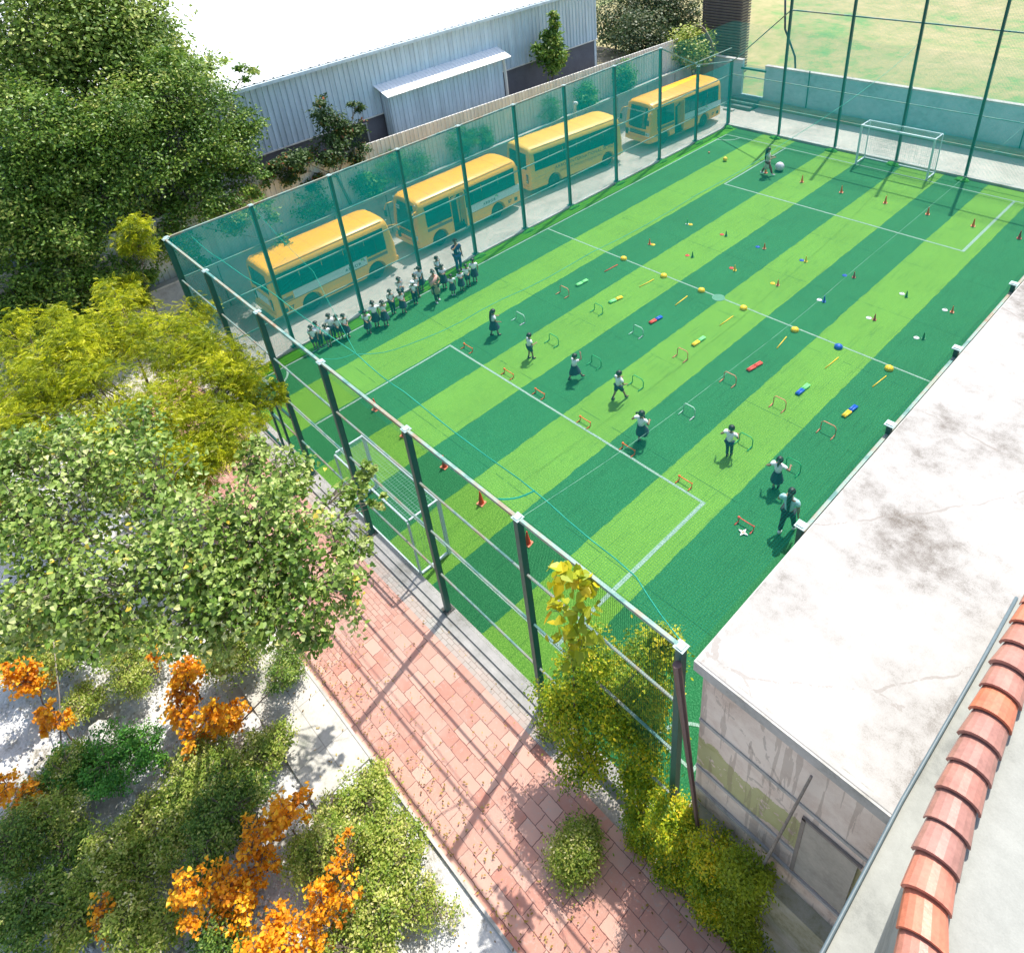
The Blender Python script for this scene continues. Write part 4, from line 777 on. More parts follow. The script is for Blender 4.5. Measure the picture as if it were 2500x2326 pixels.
# tree behind the bus fence and the small conifer-like one
tree('red_tipped_tree','dark green tree with reddish leaf tips against the warehouse wall','tree',(-6.85,9.0,1.95),
 [BX(800,285,-7.3,.65),BX(775,245,-7.3,.36),BX(860,310,-7.3,.55),BX(730,390,-6.8,.62),BX(800,370,-6.9,.75),BX(870,370,-6.8,.55),BX(700,425,-6.7,.5),BX(765,440,-6.7,.5),BX(868,262,-7.3,.32),BX(680,395,-6.8,.36),BX(820,330,-7.2,.7),BX(660,420,-6.7,.28)],190,9500,.16,'oval',leafmat('leaf_redtip',[(0,(.02,.055,.015)),(.6,(.06,.12,.025)),(.9,(.12,.18,.04)),(1,(.40,.10,.04))]),.09,BARK,maxtw=80,shell=.4)
tree('young_tree','narrow pointed dark green tree rising behind the fence before the warehouse','tree',(-8.6,25.4,1.95),
 [BX(1350,55,-8.6,.3,.3,.7),BX(1348,95,-8.6,.65),BX(1345,130,-8.6,.9),BX(1350,160,-8.4,.7),BX(1320,125,-8.6,.5)],90,3600,.22,'oval',L_DARK,.07,BARK,maxtw=50,shell=.3)
for i,(u,v,z,r) in enumerate([(960,410,3.3,.95),(1010,395,3.1,.8),(1120,345,3.2,.95),(1165,330,3.0,.7),(1350,270,3.0,.8),(1465,240,3.0,.85),(1540,190,3.2,1.0),(930,460,3.0,.7),(760,500,3.0,.9)]):
    c=at(u,v,z); r*=1.15; c.x=max(min(c.x,-6.75),-7.0); lab=['bushy bright green shrub above the wall behind the second bus','wispy shrub to the right of the bushiest one above the wall','big bright green shrub above the wall between the second and third buses','loose green shrub beside the big one over the third bus rear','slender green shrub against the fence behind the third bus','round green shrub by the white vent pipe','dark green shrub behind the front of the furthest bus','low shrub above the second bus windscreen','sparse dark shrub against the fence above the first bus'][i]
    tree('wall_shrub',lab,'shrub',(c.x,c.y,2.0),[((c.x,c.y,c.z),(min(r,.5),r,r*.9)),((c.x+.1,c.y+r*.5,c.z-.3),(.4,r*.6,r*.6))],60,2000 if i not in(1,4,8) else 900,.15,'frond' if i<5 else 'oval',L_FENCE,.04,BARK,'shrubs growing above the retaining wall',maxtw=30,shell=.3)
random.seed(21)
for i,(u,v,z,r,h) in enumerate([(1500,40,4.5,2.3,0),(1570,90,3.8,2.0,0),(1640,20,4.6,2.2,0),(1690,110,3.6,1.3,0),(1590,-30,6,2.8,0)]):
    c=at(u,v,z); tree('hedge_tree',['dark olive tree right of the warehouse end','dark bushy tree standing just above the end of the fence','dark tree between the warehouse and the slatted tower','pale yellow-green thin tree touching the slatted tower','tall dark tree at the back of the clump by the warehouse'][i],'tree',(c.x,c.y,1.0),[((c.x,c.y,c.z),(r,r,r*.85)),((c.x+r*.5,c.y-r*.3,c.z-r*.3),(r*.7,r*.7,r*.6))],130,6000,.22,'small',L_HILL if i==3 else leafmat('leaf_hedge%d'%i,[(0,(.02,.05,.02)),(.5,(.05,.10,.03)),(1,(.20,.19,.07))]),.14,BARK,'trees beyond the fence end',maxtw=20,shell=.7)
# bush and sapling at the fence corner
c=at(1460,1720,2.2)
tree('corner_bush','large dense yellow-green bush at the bottom corner of the near fence','bush',(18.9,-1.75,-.02),
 [B(1400,1740,2.2,.62),B(1500,1700,2.6,.72),B(1590,1600,4.1,.5),B(1450,1600,3.9,.5),B(1540,1800,2.2,.62),B(1430,1850,1.3,.55),B(1570,1700,3,.55),B(1350,1700,2.3,.42),B(1560,1900,1.3,.45),B(1620,1570,4.6,.3),B(1400,1640,3.4,.4)],380,34000,.066,'oval',L_YEL,.07,BARK,maxtw=120,shell=.3,sig=.33,twr=.006)
tree('peepal_sapling','young sapling with large yellow and orange-tipped heart leaves above the bush','sapling',(18.75,-1.6,1.5),
 [B(1395,1390,6.9,.20),B(1420,1440,6.4,.22),B(1380,1480,6.0,.24),B(1420,1500,5.7,.25),B(1400,1560,5.2,.28),B(1350,1420,6.5,.1)],32,130,.20,'heart',leafmat('leaf_sapling',[(0,(.22,.34,.03)),(.5,(.45,.48,.02)),(.85,(.75,.58,.02)),(1,(.75,.22,.05))],.4,.4),.02,BARK,maxtw=20,sig=.5,up=.4,twr=.004)
random.seed(8)
for i,(u,v,z,r,lab,lm,n) in enumerate([(1640,1990,.7,.42,'rounded green shrub between the corner bush and the leaning pole',L_YEL,5200),(1740,2080,.6,.42,'bright yellow-green shrub left of the thin grey pole',L_YEL,5200),(1825,2130,.45,.40,'lime green shrub at the foot of the thin grey pole',leafmat('leaf_lime',[(0,(.12,.22,.01)),(1,(.42,.48,.02))]),4200),(1570,1990,.5,.32,'small shrub under the corner bush beside the kerb',L_YEL,2600),(1340,1770,.4,.3,'low reddish green plant left of the corner bush',leafmat('leaf_pinkish',[(0,(.08,.14,.03)),(.7,(.25,.3,.06)),(1,(.55,.16,.12))]),1500),(1400,2080,.42,.5,'isolated green shrub growing out of the red paving',L_HILL,9000),(1440,2020,.25,.2,'small tuft beside the isolated paving shrub',L_HILL,1200),(1900,2250,.3,.38,'scrubby dull shrub on the rubble under the end wall',L_HILL,2600),(1990,2290,.2,.3,'low scrub in the bottom corner by the parapet',L_HILL,1500)]):
    c=at(u,v,z)
    if 0<=i<=3: c=BY(u,v,-1.78)
    tree('garden_shrub',lab,'shrub',(c.x,c.y,0),[((c.x,c.y,c.z),(r,r,r*.8)),((c.x+r*.5,c.y+r*.1,c.z-.1),(r*.6,r*.6,r*.6))]+([((c.x-.1,c.y,c.z*.66),(r*.9,.34,r)),((c.x+.1,c.y,c.z*.33),(r*.95,.34,r)),((c.x,c.y,.2),(r,.3,.3))] if i<4 else []),110 if i<4 else 70,int(n*(2.2 if i<4 else 1)),.055,'oval',lm,.03,BARK,'shrubs along the path and end wall',maxtw=30,shell=.35,sig=.3,twr=.005)
# scrub over the rubble, lower left
sc_=[(120,1560,1.4,.9,L_HILL,'h'),(330,1560,1.2,.8,L_HILL,'h'),(560,1580,1.1,.7,L_HILL,'h'),(690,1620,.8,.5,L_DARK,'d'),(430,1690,1.3,.55,L_ORNG,'o'),(520,1740,1.1,.5,L_ORNG,'o'),(60,1640,1.6,.5,L_ORNG,'o'),(130,1740,1.4,.35,L_ORNG,'o'),(200,1720,.5,.5,L_HILL,'h'),(260,1870,.7,.9,L_FENCE,'g'),(470,1880,.7,.85,L_HILL,'h'),(640,1840,.5,.6,L_HILL,'h'),(120,1960,.8,.9,L_HILL,'h'),(380,2010,.8,.9,L_HILL,'h'),(560,1980,.8,.8,L_DARK,'d'),(880,1960,.8,.7,L_HILL,'h'),(960,2060,.7,.6,L_HILL,'h'),(780,2060,1.0,.75,L_HILL,'h'),(700,1990,1.2,.45,L_ORNG,'o'),(560,2140,1.5,.6,L_ORNG,'o'),(470,2180,1.7,.45,L_ORNG,'o'),(660,2240,1.4,.6,L_ORNG,'o'),(780,2180,1.3,.45,L_ORNG,'o'),(230,2150,.9,.8,L_HILL,'h'),(80,2200,.8,.8,L_DARK,'d'),(330,2290,.8,.7,L_HILL,'h'),(900,2230,.7,.6,L_HILL,'h'),(1040,2220,.4,.35,L_HILL,'h'),(850,2310,.6,.5,L_HILL,'h'),(520,2300,1.0,.5,L_DARK,'d'),(20,1900,1.2,.45,L_ORNG,'o'),(30,2060,1.0,.5,L_DARK,'d'),(960,2150,.6,.5,L_HILL,'h')]
sc_+=[(250,2240,.9,.3,L_ORNG,'o'),(610,2060,1.2,.35,L_ORNG,'o'),(760,2290,1.0,.35,L_ORNG,'o'),(840,2100,1.2,.3,L_ORNG,'o'),(440,1620,1.5,.35,L_ORNG,'o'),(90,1530,1.6,.35,L_ORNG,'o'),(470,1810,.8,.3,L_ORNG,'o')]
names={'h':('scrub_bush','mottled green scrub bush'),'d':('scrub_bush','dark green scrub bush'),'g':('scrub_bush','fresh green scrub bush'),'o':('orange_leaved_plant','orange-leaved plant')}
where=['top edge by the heart-leaved tree, far left','below the heart-leaved tree, left of centre','beside the rubble patch under the heart-leaved tree','next to the grey concrete slab','upright among the white rubble','lower half of the upright orange clump','at the left edge under the heart-leaved tree','on a bare stem near the left edge','between the two left rubble patches','just below the large rubble patch','right of the fresh green one','towards the concrete slab end','left edge, mid height of the scrub','centre left of the scrub','centre of the scrub, shaded','at the edge of the red paving, upper','at the edge of the red paving, middle','behind the small orange patch','small patch near the paving','large cluster in front of the pale rock','left end of the bottom orange cluster','bottom orange cluster, low','right end of the bottom orange cluster','lower left over the rubble','bottom left corner','bottom edge, left part','near the lower rubble by the paving','smallest, against the paving kerb','bottom edge, right part','bottom edge under the orange plants','left edge between the bushes','left edge, lower','between the paving and the orange cluster','small, low and left of the main bottom cluster','small, above the left half of the bottom cluster','small, at the bottom edge between clusters','small, among the green bush nearest the paving','topmost of the upright clump below the heart-leaved tree','topmost at the left edge','lowest of the upright clump on the white rubble']
random.seed(4)
for (u,v,z,r,lm,k),wh_ in zip(sc_,where):
    r*=1.22 if k!='o' else 1.1
    c=at(u,v,z); nm,lb=names[k]; n=int((9000 if k!='o' else 2600)*r*r/.5)
    tree(nm,f'{lb}, {wh_}','shrub' if k!='o' else 'plant',(c.x,c.y,-.05),[((c.x+random.uniform(-.8,.8)*r*(1 if q_ else 0),c.y+random.uniform(-.8,.8)*r*(1 if q_ else 0),max(.15,c.z*random.uniform(.5,1.25))),(r*f_*1.15,r*f_*1.15,max(.24,z*.55*f_))) for q_,f_ in (((0,.75),(1,.5),(1,.45),(1,.4),(1,.35)) if k!='o' else ((0,.6),(1,.55),(1,.5),(1,.5),(1,.45)))],int((150 if k!='o' else 85)*r)+14,max(500,int(n*.8)) if k!='o' else int(n*.62),(.06 if k!='o' else .075)*random.uniform(.85,1.2),'oval' if k!='o' else 'heart',lm,.025,BARK,'scrub over the rubble' if k!='o' else 'orange-leaved plants in the scrub',maxtw=130,shell=.0,sig=.34 if k!='o' else .2,twr=.007)
# rubble stones as one uncountable spread, and a few rocks/branches
mb=MB(); random.seed(9)
for i in range(2600):
    x=random.uniform(6,19); y=random.uniform(-12.5,-5.1)
    if 9.1<x<15.3 and y>-6.3: continue
    r=random.uniform(.015,.06)*(1 if random.random()<.93 else 2.2); n=len(mb.v); mb.ball((x,y,-.04+r*.3),r,6,4,0,(1,random.uniform(.6,1),random.uniform(.4,.8)))
    for k in range(n,len(mb.v)): q=mb.v[k]; mb.v[k]=(q[0]+random.uniform(-r,r)*.3,q[1]+random.uniform(-r,r)*.3,q[2]+random.uniform(-r,r)*.2)
tag(mb.build('loose_stones',M('pale_stone',(.58,.57,.54),.9,.25,5)),None,None,None,'stuff')
# fallen leaves scattered on the paving and the rubble
nL_=1500; fx=rng.uniform(7,24,nL_); fy=np.where(rng.uniform(0,1,nL_)<.55,-4.75+rng.exponential(.5,nL_),rng.uniform(-9,-1.5,nL_)); fy=np.clip(fy,-10,-1.5)
V_,k_,t_=place(np.stack([fx,fy,np.full(nL_,.035)],1),np.zeros((nL_,3)),.06,'oval',rng.uniform(0,1,nL_),6.)
tag(npmesh('fallen_leaves',V_,k_,leafmat('leaf_litter',[(0,(.16,.09,.03)),(.5,(.42,.28,.05)),(1,(.55,.42,.12))]),None,False,t_),None,None,None,'stuff')
def rock(u,v,r,label,rr_=(1,.6,.6),rz_=0):
    c=at(u,v,.1); mb=MB(); mb.ball((0,0,0),r,12,8,0,rr_); mb.v=[(a*(1+random.uniform(-.13,.13)),b*(1+random.uniform(-.13,.13)),d*(1+random.uniform(-.13,.13))) for a,b,d in mb.v]
    o=mb.build('rock',M('rock_white',(.62,.61,.56),.9,.2,4,0,.5)); o.location=(c.x,c.y,.12); o.rotation_euler=(0,.2,rz_); tag(o,label,'rock')
rock(460,2060,.34,'long pale rock rising between the scrub and the orange plants',(1.3,.45,.7),.9); rock(250,1790,.3,'flat pale rock at the edge of the large rubble patch',(1.3,.8,.4),.2)
for i,(a,b,z0,z1,r,lab) in enumerate([((330,2150),(170,2150),.75,.6,.03,'pale fallen branch lying across the lower left scrub'),((130,1560),(150,1860),1.9,.2,.02,'thin bare stem rising at the left edge'),((700,1640),(590,1760),.9,.3,.02,'bare dark branch beside the concrete slab')]):
    p,q=at(*a,z0),at(*b,z1); mb=MB(); md_=(p+q)/2+Vector((.05,.06,.06)); mb.tube([p-p,md_-p,q-p],[r*.5,r*.8,r],6); o=mb.build('fallen_branch' if i==0 else 'bare_branch',BARKG if i!=2 else BARK,None,True); o.location=p; tag(o,lab,'branch')
# black hose on the corner post at the far end
o=MB().tube([(0,0,0),(.05,0,.6),(-.1,0,1.6),(-.7,.1,2.6),(-1.1,.1,3.3),(-1.3,.1,5.2)],.07,7).build('bent_pole',M('dark_pole',(.01,.035,.05),.4),None,True); o.location=(-.6,41,1.0); tag(o,'dark bent pole curving up behind the pale blue wall','pole')
# ---------------------------------------------------------------- people
SKIN=M('skin',(.30,.155,.09),.55,.12,12); HAIR=M('black_hair',(.012,.011,.012),.45,.4,30); SHIRT=M('white_shirt',(.86,.87,.90),.8,.06,10); NAVY=M('navy_cloth',(.018,.032,.075),.85,.2,14); SHOE=M('black_shoe',(.012,.012,.014),.4); SOCK=M('sock_dark',(.06,.065,.08),.8)
PALEB=M('pale_blue_shirt',(.42,.68,.74),.8,.06,10); TROU=M('black_trousers',(.02,.022,.035),.85,.2,14); WSH=M('white_shoe',(.72,.74,.76),.5); BEIGE=M('beige_kurta',(.30,.26,.17),.85,.12,12); CREAMK=M('cream_kurta',(.52,.52,.40),.85,.1,12); MARN=M('maroon_cloth',(.22,.04,.05),.85,.15,12); PINK=M('pink_scarf',(.68,.36,.30),.85,.1,12); JEAN=M('blue_jeans',(.03,.10,.22),.85,.2,14); TEE=M('navy_tshirt',(.015,.05,.16),.85,.15,12); LIP=M('lip',(.25,.07,.06),.5); EYE=M('eye_dark',(.01,.008,.008),.2); CARD=M('id_card',(.75,.76,.78),.5)
def skin(name,nodes,edges,rad,mat,parent,sub=1,root=0):
    me=bpy.data.meshes.new(name); me.from_pydata([tuple(n) for n in nodes],edges,[]); o=bpy.data.objects.new(name,me); COL.objects.link(o)
    md=o.modifiers.new('s','SKIN'); md.use_smooth_shade=True; md.branch_smoothing=.6
    sv=me.skin_vertices[0].data
    for i,r in enumerate(rad): sv[i].radius=(r,r) if not isinstance(r,tuple) else r; sv[i].use_root=(i==root)
    ms=o.modifiers.new('u','SUBSURF'); ms.levels=sub; ms.render_levels=sub
    dg=bpy.context.evaluated_depsgraph_get(); m2=bpy.data.meshes.new_from_object(o.evaluated_get(dg)); bpy.data.objects.remove(o)
    m2.materials.clear(); m2.name=name; return link(name,m2,mat,parent,True)
def ik(a,b,l1,l2,pole):
    a,b=Vector(a),Vector(b); d=b-a; L=min(d.length,(l1+l2)*.995); dn=d.normalized(); b=a+dn*L; x=(l1*l1-l2*l2+L*L)/(2*L); h=math.sqrt(max(0,l1*l1-x*x)); p=Vector(pole); p=(p-dn*p.dot(dn)).normalized(); return a+dn*x+p*h,b
def person(loc,rz,h,label,top=SHIRT,bottom='shorts',bcol=NAVY,hair='short',feet=((.055,.02),(-.055,-.02)),lift=(0,0),arms=('down','down'),kid=True,lean=0,shoe=SHOE,sock=True,group=None,card=False,hold=None,headrz=0,scarf=False,kurta=None):
    t=empty('person',(loc[0],loc[1],0),rz,label,'person',group); S=h; hw=.054 if kid else .052; sw=.108 if kid else .112; hr=.080 if kid else .062
    def V(x,y,z): return Vector((x*S,y*S,z*S))
    py=lean; pel=V(0,0,.50); wa=V(0,py*.3,.60); ch=V(0,py*.8,.715); nb=V(0,py*1.1,.80); nk=V(0,py*1.2,.84 if not kid else .825)
    hc=V(0,py*1.25+.008,1-hr*1.12); hz=hc.z
    nodes=[pel,wa,ch,nb,nk,hc-V(0,0,hr*.45),hc+V(0,0,hr*.18)]; rad=[.072,.060,.078,.045,.034,hr*.72,hr*.98]; edges=[(0,1),(1,2),(2,3),(3,4),(4,5),(5,6)]
    nodes.append(hc+V(0,hr*.98,-hr*.12)); rad.append(hr*.14); edges.append((5,7))   # nose
    def n_(p,r,e): nodes.append(Vector(p)); rad.append(r); edges.append((e,len(nodes)-1)); return len(nodes)-1
    info={}
    for si,sg in enumerate((1,-1)):     # legs
        fx,fy=feet[si][0] if False else sg*abs(feet[si][0]),feet[si][1]
        hip=V(sg*hw,0,.485); ank=V(fx,fy,.045+lift[si]); kn,ank=ik(hip,ank,.225*S,.222*S,(0,1,.1))
        a=n_(hip,.060,0); b=n_(kn,.036 if kid else .040,a); c=n_(ank,.023,b)
        toe=ank+V(.004*sg,.085,-.022); n_(toe,.018,c); info['leg',si]=(hip,kn,ank)
        sh=V(sg*sw,py*1.05,.785); kind=arms[si]
        tg={'down':V(sg*.15,.01,.49),'swing_f':V(sg*.14,.13,.57),'swing_b':V(sg*.16,-.11,.54),'front':V(sg*.03,.13,.60),'clap':V(sg*.02,.15,.68),'out':V(sg*.26,.02,.60),'out_hi':V(sg*.23,.10,.72),'phone':V(sg*.06,.17,.66),'mouth':V(sg*.05,.11,.83),'raise':V(sg*.10,.16,.98),'cross':V(-sg*.03,.12,.66),'bent':V(sg*.13,.14,.64)}[kind]
        pole={'raise':(sg*.6,.4,-.2),'mouth':(sg*1,.1,-.6)}.get(kind,(sg*.5,-.8,-.2)); el,wr=ik(sh,tg+V(0,py,0),.165*S,.145*S,pole)
        a=n_(sh,.040,2); b=n_(el,.027,a); c=n_(wr,.018,b)
        d=(wr-el).normalized(); s_=d.cross(Vector((0,1,0)) if abs(d.y)<.8 else Vector((1,0,0))).normalized(); q=s_.cross(d).normalized()
        pm=n_(wr+d*.045*S,.020,c)
        for k,(o_,L) in enumerate(((-.018,.038),(-.006,.045),(.006,.043),(.018,.034))):
            p0=wr+d*(.062*S)+q*(o_*S); f1=n_(p0,.0075,pm); f2=n_(p0+(d*L*.55+s_*sg*.006)*S,.0065,f1); n_(p0+(d*L*.85+s_*sg*.02)*S,.0055,f2)
        th=n_(wr+(d*.03+q*.024)*S,.008,pm); n_(wr+(d*.055+q*.038)*S,.0065,th)
        info['arm',si]=(sh,el,wr)
    skin('body',nodes,edges,[r*S for r in rad],SKIN,t,1)
    # shirt
    sh0,el0,_=info['arm',0]; sh1,el1,_=info['arm',1]; fr=.62 if top in (SHIRT,TEE,PALEB) else 1.0
    if top in (BEIGE,CREAMK): fr=.98
    zlow=.505
    N=[V(0,py*.1,zlow),wa,ch,V(0,py*1.0,.785),sh0,sh0.lerp(el0,fr),sh1,sh1.lerp(el1,fr)]
    skin('shirt' if kurta is None else 'kurta',N,[(0,1),(1,2),(2,3),(2,4),(4,5),(2,6),(6,7)],[r*S for r in (.098,.094,.100,.060,.055,.047,.055,.047)],top,t,1,2)
    if kurta:
        mb=MB(); mb.lathe([(.088,.62),(.098,.50),(.12,.36),(.125,.26)],16,(0,0,0),0,.05,1,.85); mb.v=[(x*S,y*S,z*S) for x,y,z in mb.v]; mb.build('kurta_skirt',top,t,True)
    def legcloth(name,frac,r1,r2,mat):
        N=[V(0,0,.53)];E=[];Rr=[.086]
        for si in (0,1):
            hip,kn,ank=info['leg',si]; i=len(N)
            if frac<=1: N+=[hip,hip.lerp(kn,frac)];Rr+=[.074,r1]; E+=[(0,i),(i,i+1)]
            else: N+=[hip,kn,kn.lerp(ank,frac-1)];Rr+=[.070,r1,r2]; E+=[(0,i),(i,i+1),(i+1,i+2)]
        skin(name,N,E,[r*S for r in Rr],mat,t,1)
    if bottom=='skirt':
        y0=(info['leg',0][1].y+info['leg',1][1].y)/2/S; ex=abs(info['leg',0][1].y-info['leg',1][1].y)/S*.5
        mb=MB(); n=22; vs=[];prof=[(.088,.60),(.096,.54),(.125,.42),(.150,.285)]
        for r,z in prof:
            f=(.60-z)/.315
            for k in range(n): a=2*PI*k/n; q=r*(1+.05*f*(1 if k%2 else -1)); vs.append((q*math.cos(a)*S,(q*math.sin(a)*(1+ex*f*3)+y0*f*.6)*S,z*S))
        mb.add(vs,[(i*n+k,i*n+(k+1)%n,(i+1)*n+(k+1)%n,(i+1)*n+k) for i in range(3) for k in range(n)]); mb.build('skirt',bcol,t,True)
    elif bottom=='shorts': legcloth('shorts',.88,.062,0,bcol)
    else: legcloth('trousers',1.9,.047,.040,bcol)
    for si in (0,1):
        hip,kn,ank=info['leg',si]; mb=MB(); c=ank+V(0,.035,-.024); mb.ball(c,.036*S,12,8,0,(.85,2.0,.72)); mb.ball(ank+V(0,-.008,-.005),.030*S,10,6,0,(.9,1.1,1.1)); mb.build('shoe',shoe,t,True)
        if sock and bottom!='trousers': mb=MB(); mb.tube([ank,ank.lerp(kn,.35)],[.027*S,.030*S],10); mb.build('sock',SOCK,t,True)
    # hair
    mb=MB(); r=hr*1.06*S; n,m_=16,10; vs=[];c=hc+V(0,-.004,.012)
    for i in range(m_+1):
        for k in range(n):
            th=PI*.62*i/m_; a=2*PI*k/n; fr_=max(0,math.sin(a)); cut=1-(.42 if hair!='cap' else .2)*fr_*(i/m_); th*=cut
            vs.append(c+Vector((math.sin(th)*math.cos(a)*.97,math.sin(th)*math.sin(a)*1.04,math.cos(th)))*r*(1+random.uniform(-.015,.03)))
    mb.add(vs,[(i*n+k,(i+1)*n+k,(i+1)*n+(k+1)%n,i*n+(k+1)%n) for i in range(m_) for k in range(n)])
    mb.add([v*1. for v in [hc+(v-hc)*.94 for v in vs[-n:]]]+vs[-n:],[(k,(k+1)%n,n+(k+1)%n,n+k) for k in range(n)])
    if hair=='pony': mb.tube([hc+V(0,-hr*1.0,.03),hc+V(0,-hr*1.45,-.01),hc+V(0,-hr*1.4,-.09),hc+V(0,-hr*1.25,-.15)],[.02*S,.024*S,.02*S,.008*S],8)
    if hair=='long': mb.tube([hc+V(0,-hr*.95,.02),hc+V(0,-hr*1.15,-.06),hc+V(.0,-hr*1.5,-.17),hc+V(.01,-hr*1.6,-.30),hc+V(.015,-hr*1.5,-.40)],[.04*S,.042*S,.034*S,.028*S,.012*S],10)
    if hair=='pigtails':
        for sg in (1,-1): mb.tube([hc+V(sg*hr*.8,-hr*.5,.03),hc+V(sg*hr*1.5,-hr*.7,.01),hc+V(sg*hr*1.6,-hr*.7,-.05)],[.018*S,.024*S,.008*S],7)
    if hair=='bun': mb.ball(hc+V(0,-hr*.9,.05),.036*S,10,8)
    hh=mb.build('hair' if hair!='cap' else 'headscarf',HAIR if hair!='cap' else SHIRT,t,True)
    for sg in (1,-1):
        mb=MB(); mb.ball(hc+V(sg*hr*.36,hr*.86,hr*.06),hr*.11*S,8,6); mb.build('eye',EYE,t,True)
        mb=MB(); mb.ball(hc+V(sg*hr*.98,-.002,-hr*.05),hr*.20*S,8,6,0,(.4,.8,1.2)); mb.build('ear',SKIN,t,True)
    mb=MB(); mb.ball(hc+V(0,hr*.80,-hr*.48),hr*.17*S,8,6,0,(1.3,.5,.35)); mb.build('mouth',LIP,t,True)
    if card: mb=MB(); mb.box(V(0,.103+py*.6,.66),(.045*S,.008,.06*S)); mb.build('id_card',CARD,t)
    if scarf: mb=MB(); mb.tube([V(-.09,.03,.80),V(-.02,.10,.76),V(.10,.10,.66),V(.13,.06,.56)],[.03*S,.05*S,.055*S,.03*S],8); mb.tube([V(-.09,.03,.80),V(0,-.05,.82),V(.09,.02,.80)],[.03*S,.03*S,.03*S],8); mb.build('scarf',PINK,t,True)
    t['_w']=0; del t['_w']
    if hold:
        w_=info['arm',0][2]; w2=info['arm',1][2]; c=(w_+w2)/2 if hold=='phone' else w2; mb=MB(); mb.box((0,0,0),(.07,.012,.14),(R(-25),0,0)); o=mb.build('phone',BLK); o.parent=None
        mw=Matrix.Translation(t.location)@Matrix.Rotation(rz,4,'Z'); o.matrix_world=mw@Matrix.Translation(c+V(0,.055,.03)); tag(o,'dark phone held up by the woman in the '+('beige kurta' if top is BEIGE else 'long cream kurta'),'phone')
    return t
FW=0
GK='children running down the lanes'
person((5.02,7.98),R(-22),1.30,'girl in a white shirt and navy skirt with a long plait, nearest the buses',hair='long',bottom='skirt',feet=((.05,.10),(.05,-.12)),arms=('swing_f','bent'),lean=.02,group=GK)
person((7.28,7.85),R(-20),1.22,'boy in a white shirt and navy shorts stepping forward in the second lane',feet=((.05,.07),(.05,-.05)),arms=('bent','down'),lean=.02,group=GK)
person((9.50,8.03),R(-15),1.20,'girl in a navy skirt striding with one arm raised, third lane',hair='short',bottom='skirt',feet=((.06,.24),(.05,-.20)),lift=(.05,.01),arms=('raise','swing_f'),lean=.03,group=GK)
person((11.46,8.24),R(-10),1.30,'boy in navy shorts with legs wide apart, walking in the fourth lane',feet=((.08,.20),(.08,-.18)),arms=('swing_f','bent'),lean=.02,group=GK)
person((13.40,7.10),R(5),1.34,'girl with pigtails and a navy skirt kicking one leg up, fifth lane',hair='pigtails',bottom='skirt',feet=((.05,.10),(.05,-.03)),lift=(.12,0),arms=('bent','out'),lean=.02,group=GK)
person((15.87,8.45),R(10),1.24,'boy in dark trousers leaning forward before a green hurdle, sixth lane',bottom='trousers',feet=((.045,.05),(.03,-.04)),arms=('bent','out'),lean=.05,group=GK)
person((17.68,8.22),R(12),1.28,'girl with a ponytail and navy skirt, arms out, seventh lane by the white roof',hair='pony',bottom='skirt',feet=((.04,.04),(.04,-.06)),arms=('out_hi','out'),lean=.03,group=GK)
person((18.72,7.02),R(8),1.72,'adult in a pale blue top with a very long black plait, beside the red hurdle',top=PALEB,bottom='trousers',bcol=TROU,hair='long',feet=((.09,.10),(.07,-.12)),arms=('down','bent'),kid=False,shoe=WSH,sock=False)
person((5.28,28.05),R(-62),1.62,'woman in a long cream kurta and maroon trousers walking at the far end',top=CREAMK,kurta=True,bottom='trousers',bcol=MARN,hair='long',feet=((.06,.19),(.06,-.20)),arms=('phone','phone'),kid=False,shoe=WSH,sock=False,hold='phone')
person((.98,8.08),R(-105),1.60,'woman in a beige kurta with a pink scarf holding a phone among the waiting children',top=BEIGE,kurta=True,bottom='trousers',bcol=TROU,hair='bun',feet=((.06,.07),(.06,-.06)),arms=('phone','phone'),kid=False,shoe=WSH,sock=False,hold='phone',scarf=True)
person((-.36,10.42),R(-100),1.70,'man in a navy t-shirt and jeans with a lanyard, one hand at his mouth',top=TEE,bottom='trousers',bcol=JEAN,feet=((.07,.03),(.07,-.02)),arms=('mouth','down'),kid=False,sock=False,card=True)
GR='children waiting in a row by the bus lane'
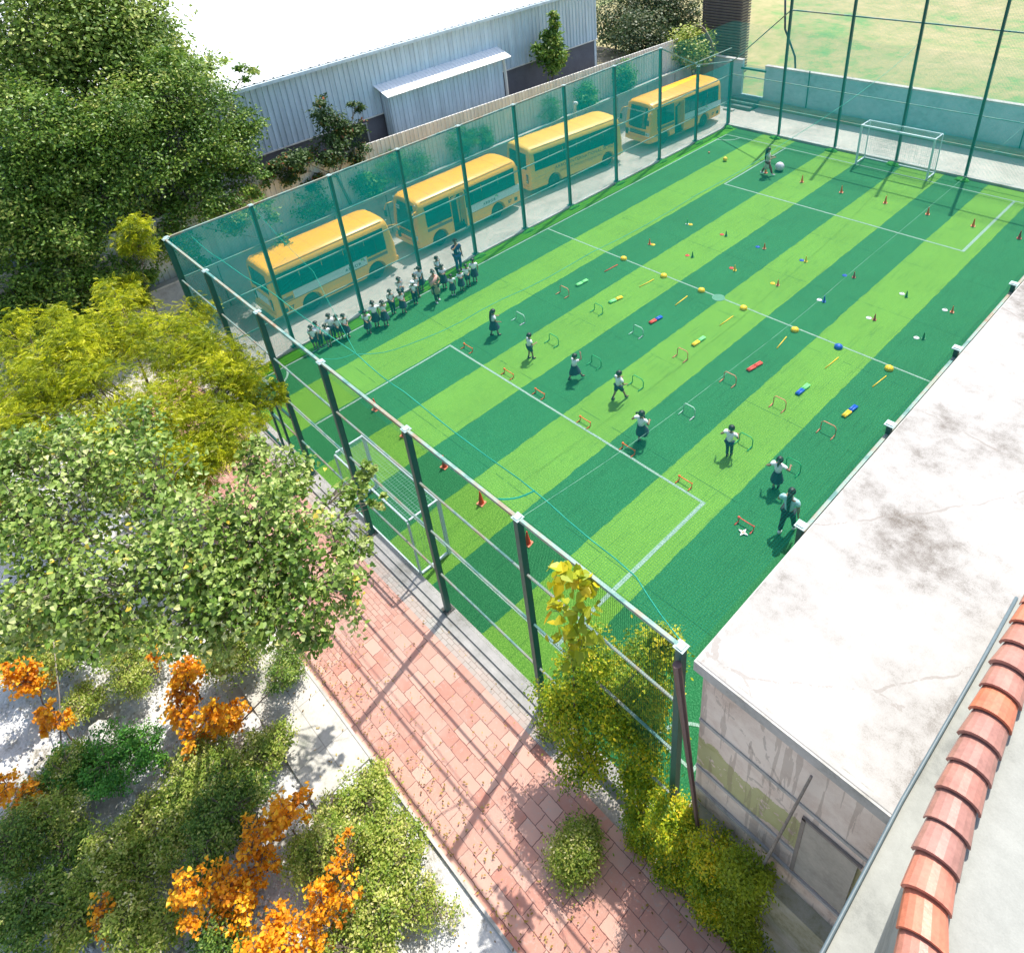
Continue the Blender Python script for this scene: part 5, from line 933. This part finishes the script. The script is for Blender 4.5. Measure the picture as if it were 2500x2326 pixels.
ROW=[(-.06,2.5,1.22,'shorts','short',('front','down'),'boy at the very end of the waiting row nearest the fence corner, in shorts'),
(-.09,2.75,1.27,'trousers','short',('down','front'),'taller boy second from the fence-corner end, in dark trousers'),
(.20,2.98,1.12,'shorts','short',('down','down'),'smallest boy in front of the first cluster of waiting children'),
(-.16,3.40,1.28,'trousers','short',('down','down'),'tall boy standing at the back of the first cluster of six'),
(.10,3.60,1.22,'shorts','short',('front','down'),'boy in shorts between the tall boy and the girl in the first cluster'),
(.26,3.84,1.22,'skirt','short',('front','front'),'girl in a navy skirt closing the first cluster of six'),
(.70,4.62,1.16,'skirt','pony',('front','bent'),'small girl in a skirt standing alone before the gap in the row'),
(.57,5.12,1.32,'skirt','bun',('down','down'),'tall girl with a bun and white card standing straight'),
(.78,5.45,1.28,'skirt','pony',('cross','cross'),'girl with crossed arms and a bushy ponytail next to the tall girl'),
(.25,6.20,1.24,'trousers','short',('front','front'),'boy with hands folded, in dark trousers, mid row'),
(-.20,7.00,1.32,'trousers','short',('cross','cross'),'sturdy boy with crossed arms behind another child'),
(.58,6.52,1.18,'skirt','short',('front','front'),'child in front of the sturdy boy, white shirt hanging loose'),
(.37,7.33,1.20,'trousers','cap',('front','down'),'child wearing a white head covering'),
(.03,7.70,1.22,'trousers','short',('front','front'),'child just behind the one with the white head covering'),
(-.33,8.18,1.26,'skirt','pigtails',('out_hi','front'),'girl with pigtails holding one arm out'),
(-.46,9.31,1.24,'trousers','short',('front','front'),'boy standing back on the kerb between the two adults'),
(.37,8.98,1.26,'skirt','short',('clap','clap'),'child clapping right beside the woman in beige'),
(1.15,8.87,1.08,'skirt','pony',('clap','down'),'small girl in white shoes in front, right of the woman in beige'),
(1.20,9.34,1.14,'skirt','pony',('clap','clap'),'girl in a skirt clapping, between two others at the right of the row'),
(1.12,9.78,1.18,'shorts','short',('down','front'),'boy in shorts second from the far end of the row'),
(1.06,10.24,1.24,'skirt','short',('down','down'),'girl in a navy skirt at the far end of the row')]
random.seed(31)
for i,(x,y,h,bt,hr_,ar,lb) in enumerate(ROW):
    person((x,y),R(-105+random.uniform(-20,22)),h,lb,bottom=bt,hair=hr_,arms=ar,feet=((.05,random.uniform(-.02,.03)),(.05,random.uniform(-.03,.02))),group=GR,card=i in(7,2,12,19),shoe=WSH if i==17 else SHOE)
